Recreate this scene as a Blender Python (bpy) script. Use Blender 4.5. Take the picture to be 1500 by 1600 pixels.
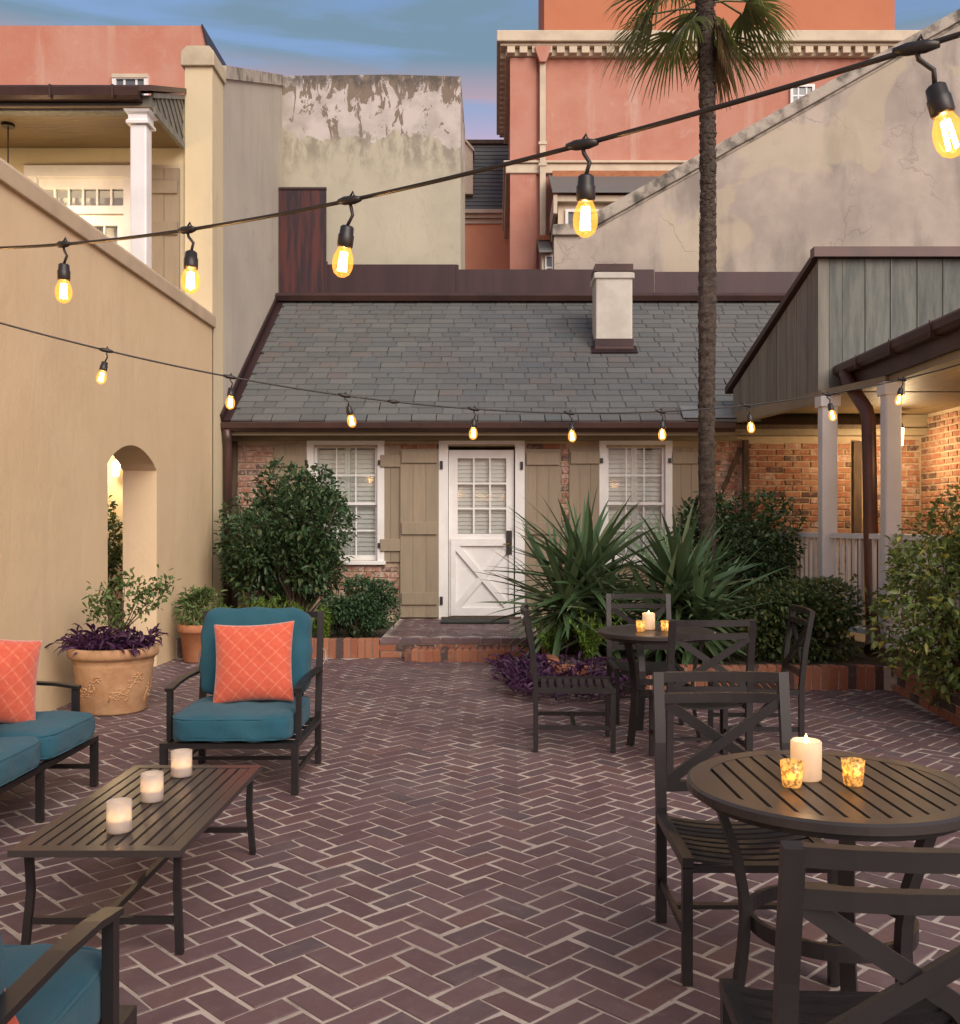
import bpy, bmesh, math, random
import numpy as np
from mathutils import Vector, Matrix, Euler
for o in list(bpy.data.objects): bpy.data.objects.remove(o)
SC = bpy.context.scene
R = math.radians
# ---------------------------------------------------------------- camera
CX, HY, F, CH = 775.0, 816.0, 1539.0, 1.4          # principal column, horizon row, focal (px of a 1500 px wide photo), eye height
cam = bpy.data.cameras.new('camera'); camo = bpy.data.objects.new('camera', cam); SC.collection.objects.link(camo)
camo.location = (0, 0, CH); camo.rotation_euler = (R(90), 0, 0)
cam.sensor_fit = 'VERTICAL'; cam.sensor_height = 36.0; cam.sensor_width = 36.0
cam.lens = F / 1600 * 36.0
cam.shift_x = -(CX - 750) / 1600; cam.shift_y = (HY - 800) / 1600
cam.clip_start = 0.05; cam.clip_end = 1500
SC.camera = camo
# ---------------------------------------------------------------- sky, sun, exposure
SUN_EL, SUN_AZ = 36.0, 150.0       # azimuth measured clockwise from +Y: the light comes from behind the camera
world = bpy.data.worlds.new('World'); SC.world = world; world.use_nodes = True
nt = world.node_tree; nt.nodes.clear()
def wn(t, **k):
    n = nt.nodes.new(t)
    for a, b in k.items(): setattr(n, a, b)
    return n
out = wn('ShaderNodeOutputWorld')
sky = wn('ShaderNodeTexSky', sky_type='NISHITA', sun_disc=False); sky.sun_elevation = R(SUN_EL); sky.sun_rotation = R(SUN_AZ); sky.dust_density = 2.0; sky.air_density = 1.0; sky.ozone_density = 1.5
bg1 = wn('ShaderNodeBackground'); bg1.inputs[1].default_value = 0.076
nt.links.new(sky.outputs[0], bg1.inputs[0])
tc = wn('ShaderNodeTexCoord'); mp = wn('ShaderNodeMapping'); mp.inputs['Scale'].default_value = (2.4, 2.4, 15.0); mp.inputs['Rotation'].default_value = (0.05, 0.16, 0)
nt.links.new(tc.outputs['Generated'], mp.inputs[0])
nz = wn('ShaderNodeTexNoise'); nz.inputs['Scale'].default_value = 1.6; nz.inputs['Detail'].default_value = 6; nz.inputs['Roughness'].default_value = 0.55; nz.inputs['Distortion'].default_value = 0.5
nt.links.new(mp.outputs[0], nz.inputs['Vector'])
cr = wn('ShaderNodeValToRGB'); cr.color_ramp.elements[0].position = 0.40; cr.color_ramp.elements[1].position = 0.56
nt.links.new(nz.outputs[0], cr.inputs[0])
sep = wn('ShaderNodeSeparateXYZ'); nt.links.new(tc.outputs['Generated'], sep.inputs[0])
mr = wn('ShaderNodeMapRange'); mr.inputs[1].default_value = 0.345; mr.inputs[2].default_value = 0.425; nt.links.new(sep.outputs[2], mr.inputs[0])
mxc = wn('ShaderNodeMix', data_type='RGBA'); mxc.inputs[6].default_value = (0.66, 0.30, 0.30, 1); mxc.inputs[7].default_value = (0.120, 0.185, 0.235, 1)
nt.links.new(mr.outputs[0], mxc.inputs[0])
bg2 = wn('ShaderNodeBackground'); bg2.inputs[1].default_value = 0.7; nt.links.new(mxc.outputs[2], bg2.inputs[0])
ms = wn('ShaderNodeMixShader'); mm = wn('ShaderNodeMath', operation='MULTIPLY'); mm.inputs[1].default_value = 0.85
glow = wn('ShaderNodeMapRange'); glow.inputs[1].default_value = 0.34; glow.inputs[2].default_value = 0.42; glow.inputs[3].default_value = 0.55; glow.inputs[4].default_value = 0.0; nt.links.new(sep.outputs[2], glow.inputs[0]); mxx = wn('ShaderNodeMath', operation='MAXIMUM'); nt.links.new(cr.outputs[0], mm.inputs[0]); nt.links.new(mm.outputs[0], mxx.inputs[0]); nt.links.new(glow.outputs[0], mxx.inputs[1]); nt.links.new(mxx.outputs[0], ms.inputs[0]); nt.links.new(bg1.outputs[0], ms.inputs[1]); nt.links.new(bg2.outputs[0], ms.inputs[2])
nt.links.new(ms.outputs[0], out.inputs[0])
sl = bpy.data.lights.new('sun', 'SUN'); sl.energy = 1.5; sl.angle = R(50); sl.color = (1.0, 0.90, 0.80)
so = bpy.data.objects.new('sun', sl); SC.collection.objects.link(so); so.location = (0, -8, 14)
_d = Vector((math.sin(R(SUN_AZ)) * math.cos(R(SUN_EL)), math.cos(R(SUN_AZ)) * math.cos(R(SUN_EL)), math.sin(R(SUN_EL))))
so.rotation_euler = _d.to_track_quat('Z', 'Y').to_euler()
vs = SC.view_settings; vs.view_transform = 'Standard'; vs.look = 'None'; vs.exposure = 1.22; vs.gamma = 1.0; vs.use_curve_mapping = False
SC.render.resolution_x = 960; SC.render.resolution_y = 1024

# ---------------------------------------------------------------- helpers
rng = random.Random(7); nrg = np.random.default_rng(7)
COL = SC.collection
def PX(px, py, Y):                      # photo pixel at a known distance -> point
    return Vector(((px - CX) * Y / F, Y, CH - (py - HY) * Y / F))
class MB:
    def __init__(s): s.v = []; s.f = []; s.r = []
    def add(s, vs, fs, rnd=None):
        n = len(s.v); s.v += [tuple(p) for p in vs]; s.f += [tuple(i + n for i in f) for f in fs]
        if rnd is None: rnd = 0.0
        s.r += [rnd] * len(fs); return s
    def box(s, x0, x1, y0, y1, z0, z1, rnd=None):
        return s.add([(x0,y0,z0),(x1,y0,z0),(x1,y1,z0),(x0,y1,z0),(x0,y0,z1),(x1,y0,z1),(x1,y1,z1),(x0,y1,z1)],
                     [(0,3,2,1),(4,5,6,7),(0,1,5,4),(1,2,6,5),(2,3,7,6),(3,0,4,7)], rnd)
    def bar(s, a, b, w, h, up=(0,0,1), rnd=None):        # w across, h along 'up'
        a = Vector(a); b = Vector(b); d = (b - a).normalized(); u = Vector(up)
        x = d.cross(u)
        if x.length < 1e-4: x = d.cross(Vector((0,1,0)))
        x.normalize(); u = x.cross(d).normalized()
        vs = []
        for p in (a, b):
            for sx, su in ((-1,-1),(1,-1),(1,1),(-1,1)): vs.append(p + x*w/2*sx + u*h/2*su)
        return s.add(vs, [(0,1,2,3),(7,6,5,4),(0,4,5,1),(1,5,6,2),(2,6,7,3),(3,7,4,0)], rnd)
    def strip(s, pts, w, h, up=(0,0,1), ups=None):       # swept rectangular bar along points
        pts = [Vector(p) for p in pts]; n = len(pts); vs = []; fs = []
        for i, p in enumerate(pts):
            d = (pts[min(i+1,n-1)] - pts[max(i-1,0)]).normalized(); u = Vector(ups[i] if ups else up)
            x = d.cross(u).normalized(); u = x.cross(d).normalized()
            for sx, su in ((-1,-1),(1,-1),(1,1),(-1,1)): vs.append(p + x*w/2*sx + u*h/2*su)
        for i in range(n-1):
            for k in range(4): fs.append((i*4+k, i*4+(k+1)%4, (i+1)*4+(k+1)%4, (i+1)*4+k))
        fs += [(3,2,1,0), tuple((n-1)*4+k for k in range(4))]
        return s.add(vs, fs)
    def tube(s, pts, r, n=8, cap=True, closed=False):
        pts = [Vector(p) for p in pts]; m = len(pts); rs = r if isinstance(r, (list, tuple)) else [r]*m
        vs = []; fs = []; prev = None
        for i, p in enumerate(pts):
            if closed: d = (pts[(i+1)%m] - pts[i-1]).normalized()
            else: d = (pts[min(i+1,m-1)] - pts[max(i-1,0)]).normalized()
            x = prev - d*prev.dot(d) if prev is not None else d.orthogonal()
            x.normalize(); prev = x; y = d.cross(x)
            for k in range(n):
                a = 2*math.pi*k/n; vs.append(p + (x*math.cos(a) + y*math.sin(a))*rs[i])
        for i in range(m if closed else m-1):
            j = (i+1) % m
            for k in range(n): fs.append((i*n+k, i*n+(k+1)%n, j*n+(k+1)%n, j*n+k))
        if cap and not closed: fs += [tuple(reversed(range(n))), tuple((m-1)*n+k for k in range(n))]
        return s.add(vs, fs)
    def lathe(s, prof, c=(0,0,0), n=24, jit=0, cap=True):
        vs = []; fs = []; m = len(prof)
        for r, z in prof:
            for k in range(n):
                a = 2*math.pi*k/n; q = r*(1+rng.uniform(-jit,jit)); vs.append((c[0]+q*math.cos(a), c[1]+q*math.sin(a), c[2]+z))
        for i in range(m-1):
            for k in range(n): fs.append((i*n+k, i*n+(k+1)%n, (i+1)*n+(k+1)%n, (i+1)*n+k))
        if cap and prof[0][0] > 1e-5: fs.append(tuple(reversed(range(n))))
        if cap and prof[-1][0] > 1e-5: fs.append(tuple((m-1)*n+k for k in range(n)))
        return s.add(vs, fs)
    def prism(s, poly, vec):               # 3D polygon extruded along vec
        n = len(poly); a = [Vector(p) for p in poly]; b = [p + Vector(vec) for p in a]
        fs = [tuple(reversed(range(n))), tuple(range(n, 2*n))] + [(i, (i+1)%n, n+(i+1)%n, n+i) for i in range(n)]
        return s.add(a+b, fs)
    def build(s, name, mat, parent=None, smooth=False, loc=None, recalc=True, bevel=0):
        me = bpy.data.meshes.new(name); me.from_pydata(s.v, [], s.f)
        if any(s.r):
            at = me.attributes.new('rnd', 'FLOAT', 'FACE'); at.data.foreach_set('value', s.r)
        if recalc:
            bm = bmesh.new(); bm.from_mesh(me); bmesh.ops.recalc_face_normals(bm, faces=bm.faces); bm.to_mesh(me); bm.free()
        if smooth: me.polygons.foreach_set('use_smooth', [True]*len(me.polygons))
        o = link(name, me, mat, parent)
        if loc is not None: o.location = loc
        if bevel:
            m = o.modifiers.new('bevel', 'BEVEL'); m.width = bevel; m.segments = 2; m.limit_method = 'ANGLE'
        return o
def link(name, me, mat=None, parent=None):
    o = bpy.data.objects.new(name, me); COL.objects.link(o)
    if mat is not None and not me.materials: me.materials.append(mat)
    if parent is not None: o.parent = parent
    return o
def thing(name, label, cat, loc=(0,0,0), rz=0, group=None):
    o = bpy.data.objects.new(name, None); COL.objects.link(o); o.location = loc; o.rotation_euler = (0,0,rz)
    o.empty_display_size = 0.1
    return tag(o, label, cat, group)
def tag(o, label=None, cat=None, group=None, kind=None):
    if label: o['label'] = label
    if cat: o['category'] = cat
    if group: o['group'] = group
    if kind: o['kind'] = kind
    return o
def copy_tree(o, parent=None):
    c = o.copy(); COL.objects.link(c)
    if parent is not None: c.parent = parent
    for ch in list(o.children): copy_tree(ch, c)
    return c
def inst(name, me, parent, loc, rot=(0,0,0), scale=(1,1,1)):
    o = bpy.data.objects.new(name, me); COL.objects.link(o); o.parent = parent; o.location = loc
    if isinstance(rot, Matrix): o.rotation_mode = 'QUATERNION'; o.rotation_quaternion = rot.to_quaternion()
    else: o.rotation_euler = rot
    o.scale = scale; return o
def struct(o): o['kind'] = 'structure'; return o
def pbox(name, mat, parent, x0, x1, y0, y1, z0, z1, bevel=0):
    return MB().box(x0,x1,y0,y1,z0,z1).build(name, mat, parent, bevel=bevel)

# ---------------------------------------------------------------- materials
def S(c):                                   # sRGB 0-255 -> linear
    return tuple((x/255/12.92 if x/255 <= .04045 else ((x/255+.055)/1.055)**2.4) for x in c) + (1,)
class NT:
    def __init__(s, name):
        s.m = bpy.data.materials.new(name); s.m.use_nodes = True; s.t = s.m.node_tree; s.t.nodes.clear()
        s.out = s.n('ShaderNodeOutputMaterial'); s.p = s.n('ShaderNodeBsdfPrincipled'); s.l(s.p.outputs[0], s.out.inputs[0])
        s.tc = s.n('ShaderNodeTexCoord'); s.oi = s.n('ShaderNodeObjectInfo')
        a = s.n('ShaderNodeVectorMath'); a.operation = 'ADD'; sc = s.n('ShaderNodeMath'); sc.operation = 'MULTIPLY'; sc.inputs[1].default_value = 37.0
        s.l(s.oi.outputs['Random'], sc.inputs[0]); s.l(s.tc.outputs['Object'], a.inputs[0]); s.l(sc.outputs[0], a.inputs[1]); s.vec = a.outputs[0]; s.obj = s.tc.outputs['Object']
    def n(s, t): return s.t.nodes.new(t)
    def l(s, a, b): s.t.links.new(a, b)
    def noise(s, scale, detail=4, rough=.55, vec=None, mul=None, dist=0):
        v = vec or s.vec
        if mul:
            m = s.n('ShaderNodeMapping'); m.inputs['Scale'].default_value = mul; s.l(v, m.inputs[0]); v = m.outputs[0]
        n = s.n('ShaderNodeTexNoise'); n.inputs['Scale'].default_value = scale; n.inputs['Detail'].default_value = detail; n.inputs['Roughness'].default_value = rough; n.inputs['Distortion'].default_value = dist
        s.l(v, n.inputs['Vector']); return n.outputs[0]
    def ramp(s, x, a, b, lo=0., hi=1.):
        n = s.n('ShaderNodeMapRange'); n.interpolation_type = 'SMOOTHSTEP'; n.inputs[1].default_value = a; n.inputs[2].default_value = b; n.inputs[3].default_value = lo; n.inputs[4].default_value = hi; s.l(x, n.inputs[0]); return n.outputs[0]
    def math(s, op, a, b):
        n = s.n('ShaderNodeMath'); n.operation = op
        for i, x in enumerate((a, b)):
            if isinstance(x, (int, float)): n.inputs[i].default_value = x
            else: s.l(x, n.inputs[i])
        return n.outputs[0]
    def mix(s, f, a, b):
        n = s.n('ShaderNodeMix'); n.data_type = 'RGBA'
        for i, x in ((0, f), (6, a), (7, b)):
            if isinstance(x, (int, float)): n.inputs[i].default_value = x
            elif isinstance(x, tuple): n.inputs[i].default_value = x
            else: s.l(x, n.inputs[i])
        return n.outputs[2]
    def rnd(s):
        a = s.n('ShaderNodeAttribute'); a.attribute_name = 'rnd'
        return s.math('FRACT', s.math('ADD', s.oi.outputs['Random'], a.outputs['Fac']), 0)
    def hsv(s, c, h=None, sat=None, v=None):
        n = s.n('ShaderNodeHueSaturation'); s.l(c, n.inputs['Color'])
        for k, x in (('Hue', h), ('Saturation', sat), ('Value', v)):
            if x is None: continue
            if isinstance(x, (int, float)): n.inputs[k].default_value = x
            else: s.l(x, n.inputs[k])
        return n.outputs[0]
    def col(s, c):
        if isinstance(c, tuple): s.p.inputs['Base Color'].default_value = c
        else: s.l(c, s.p.inputs['Base Color'])
    def bump(s, h, st=.3, d=.01):
        n = s.n('ShaderNodeBump'); n.inputs['Strength'].default_value = st; n.inputs['Distance'].default_value = d; s.l(h, n.inputs['Height']); s.l(n.outputs[0], s.p.inputs['Normal'])
    def sep(s, vec=None):
        n = s.n('ShaderNodeSeparateXYZ'); s.l(vec or s.obj, n.inputs[0]); return n.outputs
def M(name, c, c2=None, rough=.6, metal=0., scale=6., bump=.2, bs=80., bd=.004, rv=0., mul=None, spec=.5, lo=.35, hi=.7, hue=0.):
    t = NT(name); c2 = c2 or tuple(x*.75 for x in c[:3]) + (1,)
    col = t.mix(t.ramp(t.noise(scale, 5, .6, mul=mul), lo, hi), c, c2)
    if rv or hue:
        r = t.rnd(); col = t.hsv(col, v=t.ramp(r, 0, 1, 1-rv, 1+rv), h=(t.ramp(t.math('FRACT', t.math('MULTIPLY', r, 7.3), 0), 0, 1, .5-hue, .5+hue) if hue else None))
    t.col(col); t.p.inputs['Roughness'].default_value = rough; t.p.inputs['Metallic'].default_value = metal; t.p.inputs['Specular IOR Level'].default_value = spec
    if bump: t.bump(t.noise(bs, 4, .6, mul=mul), bump, bd)
    return t.m
def world_pos(t): return t.n('ShaderNodeNewGeometry').outputs['Position']
t = NT('paver'); r_ = t.rnd(); wp = world_pos(t)
c_ = t.mix(r_, (0.108,0.062,0.066,1), (0.138,0.082,0.085,1))
c_ = t.mix(t.ramp(t.math('FRACT', t.math('MULTIPLY', r_, 5.7), 0), .72, .98, 0, .7), c_, (0.090,0.066,0.073,1))
c_ = t.mix(t.ramp(t.math('FRACT', t.math('MULTIPLY', r_, 13.1), 0), .88, .98, 0, .5), c_, (0.155,0.080,0.066,1))
c_ = t.mix(t.ramp(t.noise(1.3, 6, .65, vec=wp), .48, .75, 0, .55), c_, (0.185,0.135,0.130,1))
c_ = t.mix(t.ramp(t.noise(.9, 6, .7, vec=wp, dist=.5), .54, .72, 0, .5), c_, (0.058,0.038,0.036,1))
c_ = t.mix(t.ramp(t.noise(22, 6, .7), .50, .78, 0, .45), c_, (0.19,0.145,0.135,1))
c_ = t.mix(t.ramp(t.noise(75, 4, .7), .55, .8, 0, .45), c_, (0.05,0.032,0.03,1))
t.col(c_); t.l(t.ramp(t.noise(3, 4, vec=wp), .3, .7, .5, .75), t.p.inputs['Roughness']); t.p.inputs['Specular IOR Level'].default_value = .35; t.bump(t.math('ADD', t.noise(70, 5, .65), t.math('MULTIPLY', t.noise(11, 3), 2.0)), .4, .004); m_paver = t.m
t = NT('mortar'); wp = world_pos(t)
c_ = t.mix(t.ramp(t.noise(2.1, 6, .65, vec=wp), .38, .72), (.46,.385,.33,1), (.31,.25,.215,1))
c_ = t.mix(t.ramp(t.noise(1.4, 7, .7, vec=wp, dist=.7), .58, .70, 0, .75), c_, (.09,.07,.055,1))
c_ = t.mix(t.ramp(t.noise(30, 5, .7, vec=wp), .56, .72, 0, .7), c_, (.13,.10,.085,1))
t.col(c_); t.p.inputs['Roughness'].default_value = .9; t.bump(t.noise(150, 5, .7), .6, .004); m_mortar = t.m
m_ground = M('ground', (.10,.085,.07,1), (.07,.06,.05,1), .95)
m_soil = M('soil', (.045,.032,.022,1), (.08,.055,.035,1), .95, bump=1, bs=40, bd=.02)
def stucco(name, c, c2, c3, bs=90, bst=.35, stain=0.3, sc=1.1):
    t = NT(name)
    col = t.mix(t.ramp(t.noise(sc, 6, .6), .35, .7), c, c2)
    col = t.mix(t.ramp(t.noise(1.0, 5, .6, mul=(3.5,3.5,.35)), .52, .78, 0, stain), col, c3)
    t.col(col); t.p.inputs['Roughness'].default_value = .88; t.p.inputs['Specular IOR Level'].default_value = .2
    col2 = t.mix(t.ramp(t.noise(2.7, 7, .7, dist=.8), .55, .75, 0, stain*.8), col, c3); col2 = t.mix(t.ramp(t.noise(.45, 4, .5), .4, .7, 0, .35), col2, c2); t.col(col2)
    t.bump(t.math('ADD', t.noise(bs, 5, .65), t.math('ADD', t.math('MULTIPLY', t.noise(6, 3), 1.6), t.math('MULTIPLY', t.noise(2.2, 5, .6, mul=(1,1.6,.7), dist=1.2), 3.0))), bst, .008); return t
m_tan = stucco('tan_stucco', (.67,.51,.32,1), (.62,.465,.285,1), (.47,.36,.25,1), bs=110, bst=.28, stain=.3).m
m_cream = stucco('cream_stucco', (.62,.52,.34,1), (.56,.47,.31,1), (.36,.31,.24,1), bst=.25).m
m_grey = stucco('grey_stucco', (.40,.36,.30,1), (.46,.41,.335,1), (.25,.225,.20,1), bst=.2, stain=.45).m
# cream wall whose paint has peeled and moulded near the top
t = NT('peeling_wall'); z = t.sep()[2]; x = t.sep()[0]
base = t.mix(t.ramp(t.noise(.9, 6, .6), .3, .75), (.46,.42,.315,1), (.38,.345,.265,1))
warp = t.math('ADD', z, t.math('MULTIPLY', t.noise(1.7, 6, .65), 1.5))
base = t.mix(t.math('MULTIPLY', t.ramp(warp, 7.3, 7.9), t.ramp(t.noise(2.3, 6, .7, mul=(1.6,1,.6)), .42, .6, 0, .75)), base, (.20,.175,.14,1))
white = t.ramp(warp, 8.02, 8.08)
base = t.mix(white, base, t.mix(t.ramp(t.noise(2.5, 5), .4, .7), (.52,.465,.43,1), (.38,.34,.305,1)))
flake = t.ramp(t.math('ADD', t.noise(3.3, 10, .66, mul=(1.5,1,.62), dist=.9), t.ramp(z, 7.5, 8.3, -.06, .05)), .508, .518)
base = t.mix(t.math('MULTIPLY', flake, t.ramp(warp, 7.9, 8.15)), base, (.20,.155,.115,1))
base = t.mix(t.math('MULTIPLY', t.ramp(t.math('ADD', z, t.math('MULTIPLY', t.noise(4, 6, .7, mul=(2,1,.5)), .5)), 8.28, 8.5), t.ramp(t.noise(5, 6, .7), .36, .55, 0, .9)), base, (.085,.075,.065,1))
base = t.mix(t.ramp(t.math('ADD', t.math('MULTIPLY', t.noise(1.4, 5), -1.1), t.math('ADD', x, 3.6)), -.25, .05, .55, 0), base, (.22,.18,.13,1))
t.col(base); t.p.inputs['Roughness'].default_value = .9; t.bump(t.math('ADD', t.noise(50, 5, .7), t.math('MULTIPLY', flake, -3)), .35, .01); m_peel = t.m
# weathered gable plaster with cracks
t = NT('weathered_plaster')
base = t.mix(t.ramp(t.noise(.7, 7, .62), .35, .68), (.45,.385,.32,1), (.31,.265,.225,1))
base = t.mix(t.ramp(t.noise(1.1, 6, .6, mul=(1.6,1,.5)), .47, .7, 0, .75), base, (.20,.175,.15,1))
base = t.mix(t.ramp(t.noise(.55, 4, .5, dist=.8), .56, .6, 0, .5), base, (.46,.39,.27,1))
v = t.n('ShaderNodeTexVoronoi'); v.feature = 'DISTANCE_TO_EDGE'; v.inputs['Scale'].default_value = .62
wv = t.n('ShaderNodeVectorMath'); wv.operation = 'ADD'; nn = t.n('ShaderNodeTexNoise'); nn.inputs['Scale'].default_value = 1.8; nn.inputs['Detail'].default_value = 6; t.l(t.vec, nn.inputs['Vector'])
sc2 = t.n('ShaderNodeVectorMath'); sc2.operation = 'SCALE'; sc2.inputs['Scale'].default_value = 1.3; t.l(nn.outputs['Color'], sc2.inputs[0]); t.l(t.vec, wv.inputs[0]); t.l(sc2.outputs[0], wv.inputs[1]); t.l(wv.outputs[0], v.inputs['Vector'])
crack = t.ramp(v.outputs['Distance'], .0, .016, 1, 0)
crack = t.math('MULTIPLY', crack, t.ramp(t.noise(.9, 3), .42, .62))
base = t.mix(t.math('MULTIPLY', crack, .32), base, (.13,.115,.10,1))
t.col(base); t.p.inputs['Roughness'].default_value = .9; t.bump(t.math('ADD', t.noise(40, 5, .7), t.math('MULTIPLY', crack, -1.5)), .3, .008); m_gable = t.m
m_coping = M('old_coping', (.40,.35,.29,1), (.10,.09,.075,1), .95, scale=3.5, bump=.6, bs=25, bd=.012, lo=.42, hi=.68)
m_coping2 = M('cream_coping', (.52,.44,.31,1), (.40,.33,.23,1), .9, scale=3, bump=.3, bs=60)
m_tancop = M('tan_coping', (.50,.385,.26,1), (.42,.32,.215,1), .9, scale=3, bump=.4, bs=110)
m_pink = stucco('pink_stucco', (.50,.25,.185,1), (.46,.20,.14,1), (.56,.40,.325,1), bs=25, bst=.3, stain=.75, sc=1.1).m
m_red = stucco('red_stucco', (.47,.185,.125,1), (.50,.26,.19,1), (.54,.37,.285,1), bs=25, bst=.3, stain=.7, sc=.9).m
m_orange = stucco('orange_stucco', (.47,.185,.10,1), (.45,.17,.095,1), (.45,.21,.13,1), bs=25, bst=.15, stain=.2).m
m_orange_lifted = stucco('lifted_orange_stucco', (.74,.35,.20,1), (.70,.32,.18,1), (.66,.36,.23,1), bs=25, bst=.15, stain=.2).m  # orange stucco with its colour lightened to offset the shade on the wing
m_trim = M('cream_trim', (.62,.52,.38,1), (.50,.42,.31,1), .8, scale=2, bump=.2)
m_white = M('white_paint', (.76,.74,.72,1), (.68,.66,.63,1), .45, scale=3, bump=.08, bs=50, bd=.002)
m_white2 = M('white_blind', (.84,.81,.74,1), (.80,.77,.70,1), .55, bump=0)
m_khaki = M('khaki_paint', (.275,.215,.145,1), (.24,.19,.128,1), .6, scale=4, bump=.25, bs=30, bd=.003, mul=(6,6,.6), rv=.06)
m_fascia = M('tan_fascia', (.27,.215,.14,1), (.22,.175,.115,1), .6, scale=2, bump=.1)
m_brown = M('brown_metal', (.075,.038,.030,1), (.050,.028,.026,1), .38, metal=.25, scale=2.5, bump=.1, bs=20)
m_rust = M('rust_pipe', (.13,.05,.03,1), (.08,.035,.025,1), .42, metal=.2, scale=3, bump=.1, bs=30)
m_flash = M('flashing_metal', (.042,.019,.020,1), (.028,.013,.014,1), .42, metal=.3, scale=1.2, bump=.08, bs=12, mul=(4,1,.3), rv=.08)
m_flash2 = M('rusty_panel', (.085,.022,.02,1), (.022,.013,.018,1), .5, metal=.3, scale=2.2, bump=.15, bs=12, mul=(4,1,.3), lo=.4, hi=.6)
m_slate = NT('slate'); r_ = m_slate.rnd()
c_ = m_slate.mix(r_, (.100,.100,.096,1), (.132,.131,.124,1))
c_ = m_slate.mix(m_slate.ramp(m_slate.math('FRACT', m_slate.math('MULTIPLY', r_, 9.1), 0), .75, 1, 0, .7), c_, (.095,.104,.106,1))
c_ = m_slate.mix(m_slate.ramp(m_slate.math('FRACT', m_slate.math('MULTIPLY', r_, 17.7), 0), .9, .96, 0, .6), c_, (.13,.105,.092,1))
c_ = m_slate.mix(m_slate.ramp(m_slate.noise(7, 6, .7), .5, .85, 0, .4), c_, (.068,.066,.064,1))
m_slate.col(c_); m_slate.p.inputs['Roughness'].default_value = .55; m_slate.bump(m_slate.noise(30, 5, .65), .3, .006); m_slate = m_slate.m
def brickmat(name, a, b, dark, wash, w0, w1):
    t = NT(name); r = t.rnd(); c = t.mix(r, a, b); c = t.mix(t.ramp(t.math('FRACT', t.math('MULTIPLY', r, 6.3), 0), .78, .9), c, dark)
    c = t.mix(t.ramp(t.noise(14, 6, .7), w0, w1, 0, .85), c, wash)
    t.col(c); t.p.inputs['Roughness'].default_value = .9; t.bump(t.noise(60, 5, .7), .6, .006); return t.m
m_brick = brickmat('old_brick', (.26,.092,.052,1), (.33,.16,.092,1), (.10,.05,.042,1), (.42,.32,.225,1), .46, .70)
m_brickw = brickmat('limewashed_brick', (.27,.105,.07,1), (.36,.19,.13,1), (.13,.07,.058,1), (.50,.40,.33,1), .43, .64)
m_edge = brickmat('edging_brick', (.24,.080,.042,1), (.31,.125,.066,1), (.07,.042,.036,1), (.28,.19,.135,1), .5, .8)
m_lime = M('lime_mortar', (.44,.34,.23,1), (.36,.27,.18,1), .95, scale=4, bump=.6, bs=60)
m_timber = M('old_timber', (.10,.062,.038,1), (.045,.03,.02,1), .85, scale=6, bump=.6, bs=25, mul=(5,5,.5))
m_board = M('weathered_board', (.215,.20,.165,1), (.15,.145,.12,1), .75, scale=3, bump=.4, bs=25, mul=(6,6,.5), rv=.10)
m_boardg = M('weathered_green_board', (.135,.142,.122,1), (.075,.086,.078,1), .75, scale=4, bump=.5, bs=25, mul=(4,4,.6), rv=.10)
m_ceil = M('ceiling_board', (.17,.115,.055,1), (.15,.10,.048,1), .5, scale=2, bump=.1, rv=.05)
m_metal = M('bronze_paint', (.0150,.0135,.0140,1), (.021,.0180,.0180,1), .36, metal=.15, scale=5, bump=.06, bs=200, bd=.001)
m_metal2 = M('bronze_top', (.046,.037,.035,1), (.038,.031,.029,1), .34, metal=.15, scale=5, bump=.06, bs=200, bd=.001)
def fabric(name, c, c2):
    t = NT(name); t.col(t.mix(t.ramp(t.noise(3, 4), .35, .7), c, c2)); t.p.inputs['Roughness'].default_value = .9; t.p.inputs['Specular IOR Level'].default_value = .15
    t.p.inputs['Sheen Weight'].default_value = .08
    w = t.n('ShaderNodeTexWave'); w.inputs['Scale'].default_value = 130; w.bands_direction = 'X'; t.l(t.obj, w.inputs[0]); w2 = t.n('ShaderNodeTexWave'); w2.inputs['Scale'].default_value = 130; w2.bands_direction = 'Y'; t.l(t.obj, w2.inputs[0])
    t.bump(t.math('ADD', t.math('ADD', w.outputs['Fac'], w2.outputs['Fac']), t.math('ADD', t.math('MULTIPLY', t.noise(9, 4), 6), t.math('MULTIPLY', t.noise(4, 3, .5, dist=2.5), 9))), .3, .005); return t.m
m_teal = fabric('teal_canvas', (.020,.082,.118,1), (.028,.100,.138,1))
t = NT('coral_fabric'); sx, sy, sz = t.sep()                     # trellis of interlaced curves in a paler thread
k = 36.0
a = t.math('ADD', t.math('MULTIPLY', sx, k), t.math('MULTIPLY', t.math('SINE', t.math('MULTIPLY', sz, k*4), 0), .16))
b = t.math('ADD', t.math('MULTIPLY', sz, k), t.math('MULTIPLY', t.math('SINE', t.math('MULTIPLY', sx, k*4), 0), .16))
l1 = t.ramp(t.math('ABSOLUTE', t.math('SINE', t.math('ADD', a, b), 0), 0), .05, .20, 1, 0); l2 = t.ramp(t.math('ABSOLUTE', t.math('SINE', t.math('SUBTRACT', a, b), 0), 0), .05, .20, 1, 0)
line = t.math('MAXIMUM', l1, l2)
t.col(t.mix(t.math('MULTIPLY', line, .38), t.mix(t.ramp(t.noise(40, 3), .35, .7), (.54,.090,.042,1), (.48,.075,.036,1)), (.68,.25,.15,1))); t.p.inputs['Roughness'].default_value = .85; t.p.inputs['Sheen Weight'].default_value = .4
t.bump(t.math('ADD', t.noise(250, 2), line), .3, .002); m_coral = t.m
m_black = M('black_plastic', (.022,.016,.014,1), None, .45, bump=0)
m_cord = M('string_tie', (.35,.32,.27,1), None, .9, bump=0)
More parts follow.
